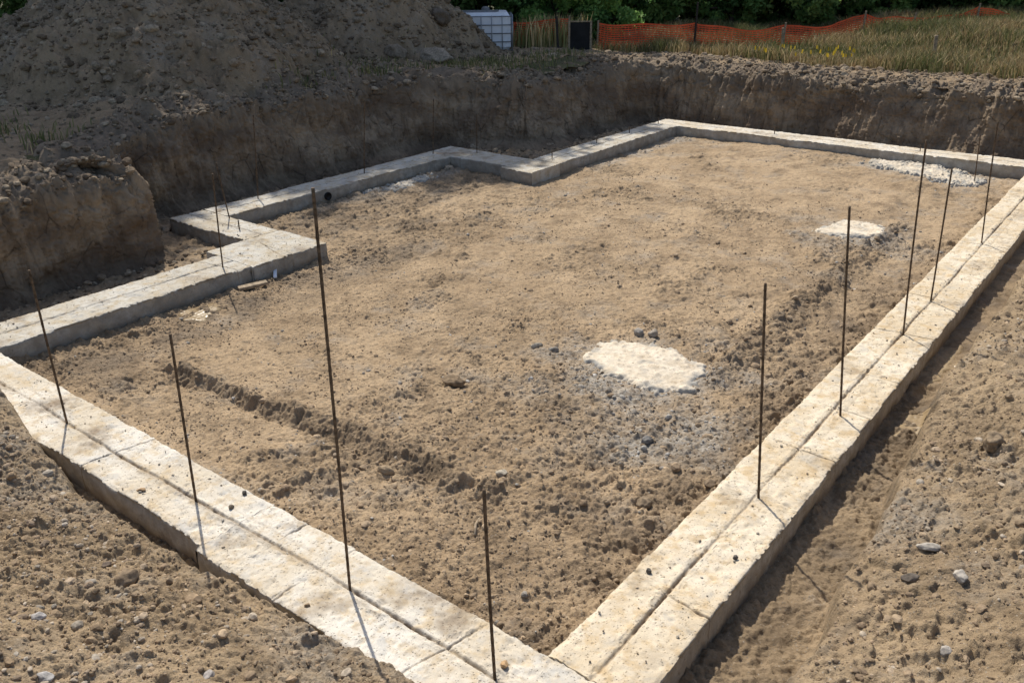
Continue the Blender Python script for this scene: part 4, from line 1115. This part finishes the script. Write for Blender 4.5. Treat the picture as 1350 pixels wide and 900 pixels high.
# ------------------------------------------------------------------ grass, weeds, flowers
def blades(name, x, y, z, hgt, wid, cols, label, lean=0.35, mat=None, kind='stuff'):
    n = len(x); a = RNG.uniform(0, 6.28, n); l = RNG.uniform(0, lean, n) * hgt; la = RNG.uniform(0, 6.28, n)
    dx, dy = np.cos(a) * wid / 2, np.sin(a) * wid / 2; lx, ly = np.cos(la) * l, np.sin(la) * l
    V = np.empty((n, 5, 3), np.float32)
    V[:, 0] = np.stack([x - dx, y - dy, z - 0.03], -1); V[:, 1] = np.stack([x + dx, y + dy, z - 0.03], -1)
    V[:, 2] = np.stack([x + dx * .8 + lx * .35, y + dy * .8 + ly * .35, z + hgt * .6], -1); V[:, 3] = np.stack([x - dx * .8 + lx * .35, y - dy * .8 + ly * .35, z + hgt * .6], -1)
    V[:, 4] = np.stack([x + lx, y + ly, z + hgt], -1)
    b = np.arange(n)[:, None] * 5
    me = mesh_from(name, V.reshape(-1, 3), b + np.array([[0, 1, 2, 3]]), b + np.array([[3, 2, 4]]))
    colattr(me, 'col', np.repeat(cols.astype(np.float32), 5, 0))
    o = link(name, me, mat or M['grass']); tag(o, label, kind=kind); return o


def zoutv(x, y): return outer_parts(x.astype(np.float32), y.astype(np.float32), False)[0]


def grass_cols(n, t):
    """t: 0 green .. 1 straw"""
    g = np.array([(0.095, 0.112, 0.042), (0.15, 0.16, 0.062), (0.19, 0.18, 0.082)]); s_ = np.array([(0.34, 0.27, 0.13), (0.42, 0.34, 0.19), (0.27, 0.19, 0.10)])
    pick = RNG.uniform(0, 1, n) < t
    return np.where(pick[:, None], s_[RNG.integers(0, 3, n)], g[RNG.integers(0, 3, n)]) * RNG.uniform(0.7, 1.25, (n, 1))


# right-hand slope and the strip before the fence
n = 260000
x = RNG.uniform(-12.5, 4.0, n); y = RNG.uniform(16.6, 27.0, n)
near = 16.9 + 0.25 * fbm(x, x * 0, 0.8, 3, 0.5, 501) + 0.25 * sst(-10, -11.5, x) + 0.0 * x
dens = sst(near, near + 0.7, y) * (0.35 + 0.65 * np.clip(fbm(x, y, 0.7, 3, 0.5, 503) + 0.55, 0, 1)) * sst(-12.0, -10.6, x)
kp = dens > RNG.uniform(0, 1, n); x, y = x[kp], y[kp]
dry = np.clip(0.54 + 0.9 * fbm(x, y, 0.45, 3, 0.5, 505) + 0.25 * sst(-5, -1, x) - 0.25 * sst(18.5, 22, y), 0.05, 0.9)
hg = (0.11 + 0.15 * np.clip(fbm(x, y, 0.6, 3, .5, 507) + 0.4, 0, 1)) * RNG.uniform(0.4, 1.5, len(x))
blades('grass', x, y, zoutv(x, y), hg, 0.016, grass_cols(len(x), dry), 'tall mixed green and straw grass on the rise behind the far rim', 0.9)
# weeds before the faded netting, sunlight put into their colour
n = 750
x = RNG.uniform(-12.7, -11.5, n); y = 16.25 + (x + 13.2) * 0.5 + RNG.uniform(-0.4, 0.7, n)
blades('weeds', x, y, zoutv(x, y), RNG.uniform(0.25, 0.75, n), 0.028, grass_cols(n, 0.45) * 1.9, 'tall pale weeds growing through the faded netting')
# weeds at heap foot and left edge
xs = []; ys = []
for (cx, cy, r, m) in ((-11.15, 9.3, 0.25, 350), (-11.5, 11.2, 0.5, 700), (-11.0, 12.9, 0.5, 450), (-10.6, 13.8, 0.5, 350), (-12.5, 4.5, 0.35, 700), (-10.9, 5.2, 0.3, 250), (-10.7, 15.2, 0.5, 250)):
    xs.append(cx + RNG.normal(0, r, m)); ys.append(cy + RNG.normal(0, r, m))
x = np.concatenate(xs); y = np.concatenate(ys); kp = keep_fine(x, y); x, y = x[kp], y[kp]
blades('weeds', x, y, zoutv(x, y), RNG.uniform(0.05, 0.17, len(x)), 0.018, grass_cols(len(x), 0.15) * 1.2, 'low green weeds along the foot of the spoil heap', 0.7)
# yellow flowers
n = 34
x = np.clip(RNG.normal(-6.6, 0.55, n), -7.8, -5.2); y = RNG.uniform(17.0, 18.6, n)
blades('flowers', x, y, zoutv(x, y) + 0.20, RNG.uniform(0.03, 0.06, n), 0.035, np.tile(np.array([[0.60, 0.42, 0.04]]), (n, 1)), 'small yellow flowers among the grass before the fence')


# ------------------------------------------------------------------ trees
def leaf_mesh(name, centres, radii, per, size, cols, seed, squash=0.8):
    r = np.random.default_rng(seed); n = len(centres) * per
    c = np.repeat(centres, per, 0); rd = np.repeat(radii, per)
    d = r.normal(size=(n, 3)); d /= np.linalg.norm(d, axis=1)[:, None]
    p = c + d * (rd * r.uniform(0.35, 1.05, n))[:, None] * np.array([1, 1, squash])
    u = r.normal(size=(n, 3)); u /= np.linalg.norm(u, axis=1)[:, None]
    t = r.normal(size=(n, 3)); v = np.cross(u, t); v /= np.linalg.norm(v, axis=1)[:, None]
    s_ = size * r.uniform(0.6, 1.3, n)[:, None]
    V = np.stack([p - u * s_, p + v * s_ * .55, p + u * s_, p - v * s_ * .55], 1).astype(np.float32)
    me = mesh_from(name, V.reshape(-1, 3), np.arange(n * 4).reshape(-1, 4))
    cc = np.repeat(cols[r.integers(0, len(cols), len(centres))], per, 0) * r.uniform(0.7, 1.3, (n, 1))
    colattr(me, 'col', np.repeat(cc.astype(np.float32), 4, 0)); me.materials.append(M['leaf']); return me


LC = np.array([(0.060, 0.115, 0.035), (0.085, 0.145, 0.042), (0.12, 0.175, 0.05), (0.045, 0.085, 0.028)])


def tree_proto(seed, hgt, rad, low, clumps, per, size, lc=1.0):
    r = np.random.default_rng(seed); cs = []; rs = []; limbs = []
    while len(cs) < clumps:
        f = r.uniform(0, 1); z = low + (hgt - low) * f
        prof = math.sin(math.pi * (0.12 + 0.80 * f)) ** 0.7
        a = r.uniform(0, 6.28); q = math.sqrt(r.uniform(0.08, 1)) * rad * prof * (0.75 + 0.35 * math.sin(a * 3 + seed))
        cs.append((math.cos(a) * q, math.sin(a) * q, z)); rs.append(r.uniform(0.35, 0.8) * rad * 0.32)
    cs = np.array(cs); rs = np.array(rs)
    crown = leaf_mesh('crown', cs, rs, per, size, LC * lc, seed)
    mb = MB(); bend = r.uniform(-0.3, 0.3, 2)
    trunk_pts = [(bend[0] * k / 6, bend[1] * k / 6, -0.3 + (hgt * 0.85) * k / 6) for k in range(7)]
    r0 = 0.016 * hgt + 0.03
    mb.tube(trunk_pts, [r0 * (1.25 if k == 0 else 1 - 0.14 * k) for k in range(7)], 9)
    for k in r.choice(len(cs), min(10, len(cs)), replace=False):
        e = cs[k]; t0 = min(max(e[2] - 0.35 * math.hypot(e[0], e[1]) - 0.5, 0.4), hgt * 0.8); f = (t0 + 0.3) / (hgt * 0.85)
        s0 = np.array([bend[0] * f, bend[1] * f, t0]); m_ = (s0 + e) / 2 + np.array([0, 0, 0.1])
        mb.tube([s0, m_, e], [r0 * 0.42, r0 * 0.26, r0 * 0.10], 6)
    tm = mb.mesh('trunk', True); tm.materials.append(M['bark'])
    return crown, tm


PROTO = [tree_proto(900, 11, 3.0, 1.6, 120, 150, 0.12), tree_proto(901, 9, 2.6, 1.2, 110, 150, 0.11), tree_proto(902, 13, 3.3, 2.4, 130, 150, 0.13)]
BUSH = [tree_proto(910, 3.2, 1.5, 0.15, 75, 150, 0.07, 1.7), tree_proto(911, 2.6, 1.7, 0.1, 75, 150, 0.07, 1.35), tree_proto(912, 2.4, 1.4, 0.1, 70, 150, 0.06, 2.8)]  # last bush has sunlight put into its brighter leaf colour


def plant(pr, nm, x, y, sc, rz, lab, cat, group):
    z = zout(x, y); e = empty(nm, (x, y, z - 0.05), rz); e.scale = (sc, sc, sc)
    for part, me in (('crown', pr[0]), ('trunk', pr[1])):
        o = bpy.data.objects.new(part, me); COL.objects.link(o); o.parent = e
    tag(e, lab, cat, group); return e


TREES = []
for i in range(9):                       # back row behind the fence, left to right
    f = i / 8; TREES.append((-19.5 + 19.5 * f + RNG.uniform(-.5, .5), 22.5 + 8.0 * f + RNG.uniform(-.6, .6), 0))
for i in range(6):
    f = i / 5; TREES.append((-17 + 17 * f, 27.5 + 8 * f + RNG.uniform(-.6, .6), 1))
for (x, y) in ((-21.5, 8.2), (-21.9, 11.6), (-21.2, 15.4), (-23.8, 18.6), (-19.6, 19.6), (-21.8, 21.6)): TREES.append((x, y, 2))
TH = {15 + i: h for i, h in enumerate((14.0, 15.9, 15.4, 15.0, 14.6, 13.5))}
LAB = {0: 'leafy tree just behind the orange fence', 1: 'tall tree deep in the wood behind the fence', 2: 'tall tree behind the spoil heap at the left'}
for k, (x, y, w) in enumerate(TREES):
    plant(PROTO[(k * 2 + w) % 3], 'tree', x, y, (TH[k] / (11, 9, 13)[(k * 2 + w) % 3] if w == 2 else RNG.uniform(0.85, 1.15) * (0.48, 0.75)[w]), RNG.uniform(0, 6.28), LAB[w], 'tree', {0: 'trees behind the orange fence', 1: 'trees deep in the wood', 2: 'trees behind the spoil heap'}[w])
for k in range(46):
    f = (k % 23) / 22; x = -20.5 + 21.5 * f + RNG.uniform(-.4, .4); y = 19.5 + 8.6 * f + 1.4 * (k % 2) + 3.0 * (k // 23) + RNG.uniform(-.3, .3)
    plant(BUSH[k % 2], 'bush', x, y, RNG.uniform(0.8, 1.15), RNG.uniform(0, 6.28), 'dense dark green bush at the edge of the wood', 'bush', 'bushes at the edge of the wood')
for k, (x, y) in enumerate(((-20.2, 7.2), (-20.6, 9.6), (-20.4, 13.2), (-20.0, 5.2), (-22.4, 17.4), (-23.2, 16.2), (-24.5, 19.2))):
    plant(BUSH[k % 2], 'bush', x, y, 1.1, k, 'dark bush behind the spoil heap', 'bush', 'bushes behind the spoil heap')

for k, (x, y) in enumerate(((-13.3, 18.9), (-12.3, 19.3))):
    plant(BUSH[2], 'bush', x, y, 0.9, k * 2.0, 'bush with sunlight put into its leaf colour behind the fence between the tote and the black screen', 'bush', 'bushes tinted as sunlit behind the fence')

# ------------------------------------------------------------------ light, sky, camera
SUN_AZ = Vector((-0.857, 0.515, 0)).normalized(); ELEV = math.radians(51)
w = bpy.data.worlds.new('World'); scene.world = w; w.use_nodes = True
nt = w.node_tree; bg = nt.nodes['Background']
sky = nt.nodes.new('ShaderNodeTexSky'); sky.sky_type = 'NISHITA'; sky.sun_disc = False
sky.sun_elevation = ELEV; sky.sun_rotation = math.atan2(SUN_AZ.x, SUN_AZ.y)
sky.dust_density = 2.0; sky.air_density = 1.0; sky.ozone_density = 1.0
nt.links.new(sky.outputs[0], bg.inputs[0]); bg.inputs[1].default_value = 0.13
sd = bpy.data.lights.new('Sun', 'SUN'); sd.energy = 4.4; sd.angle = math.radians(0.5); sd.color = (1.0, 0.935, 0.83)
so_ = bpy.data.objects.new('Sun', sd); COL.objects.link(so_)
dirv = Vector((SUN_AZ.x * math.cos(ELEV), SUN_AZ.y * math.cos(ELEV), math.sin(ELEV)))
so_.rotation_euler = (-dirv).to_track_quat('-Z', 'Y').to_euler(); so_.location = (-20, 20, 30)

cd = bpy.data.cameras.new('Camera'); cam = bpy.data.objects.new('Camera', cd); COL.objects.link(cam)
R_ = Vector((0.78912837, 0.61414646, -0.01002752)); F_ = Vector((-0.56287876, 0.71652631, -0.41201645)); U_ = Vector((-0.24585346, 0.33077814, 0.91112123))
mw = Matrix(((R_.x, U_.x, -F_.x, 0), (R_.y, U_.y, -F_.y, 0), (R_.z, U_.z, -F_.z, H), (0, 0, 0, 1)))
cam.matrix_world = mw
cd.sensor_fit = 'HORIZONTAL'; cd.sensor_width = 36.0; cd.lens = 1147.97 * 36 / 1350; cd.clip_end = 3000; cd.clip_start = 0.05
scene.camera = cam
vs = scene.view_settings; vs.view_transform = 'Standard'; vs.look = 'None'; vs.gamma = 1.0; vs.use_curve_mapping = False; vs.exposure = 0.24
scene.render.engine = 'CYCLES'
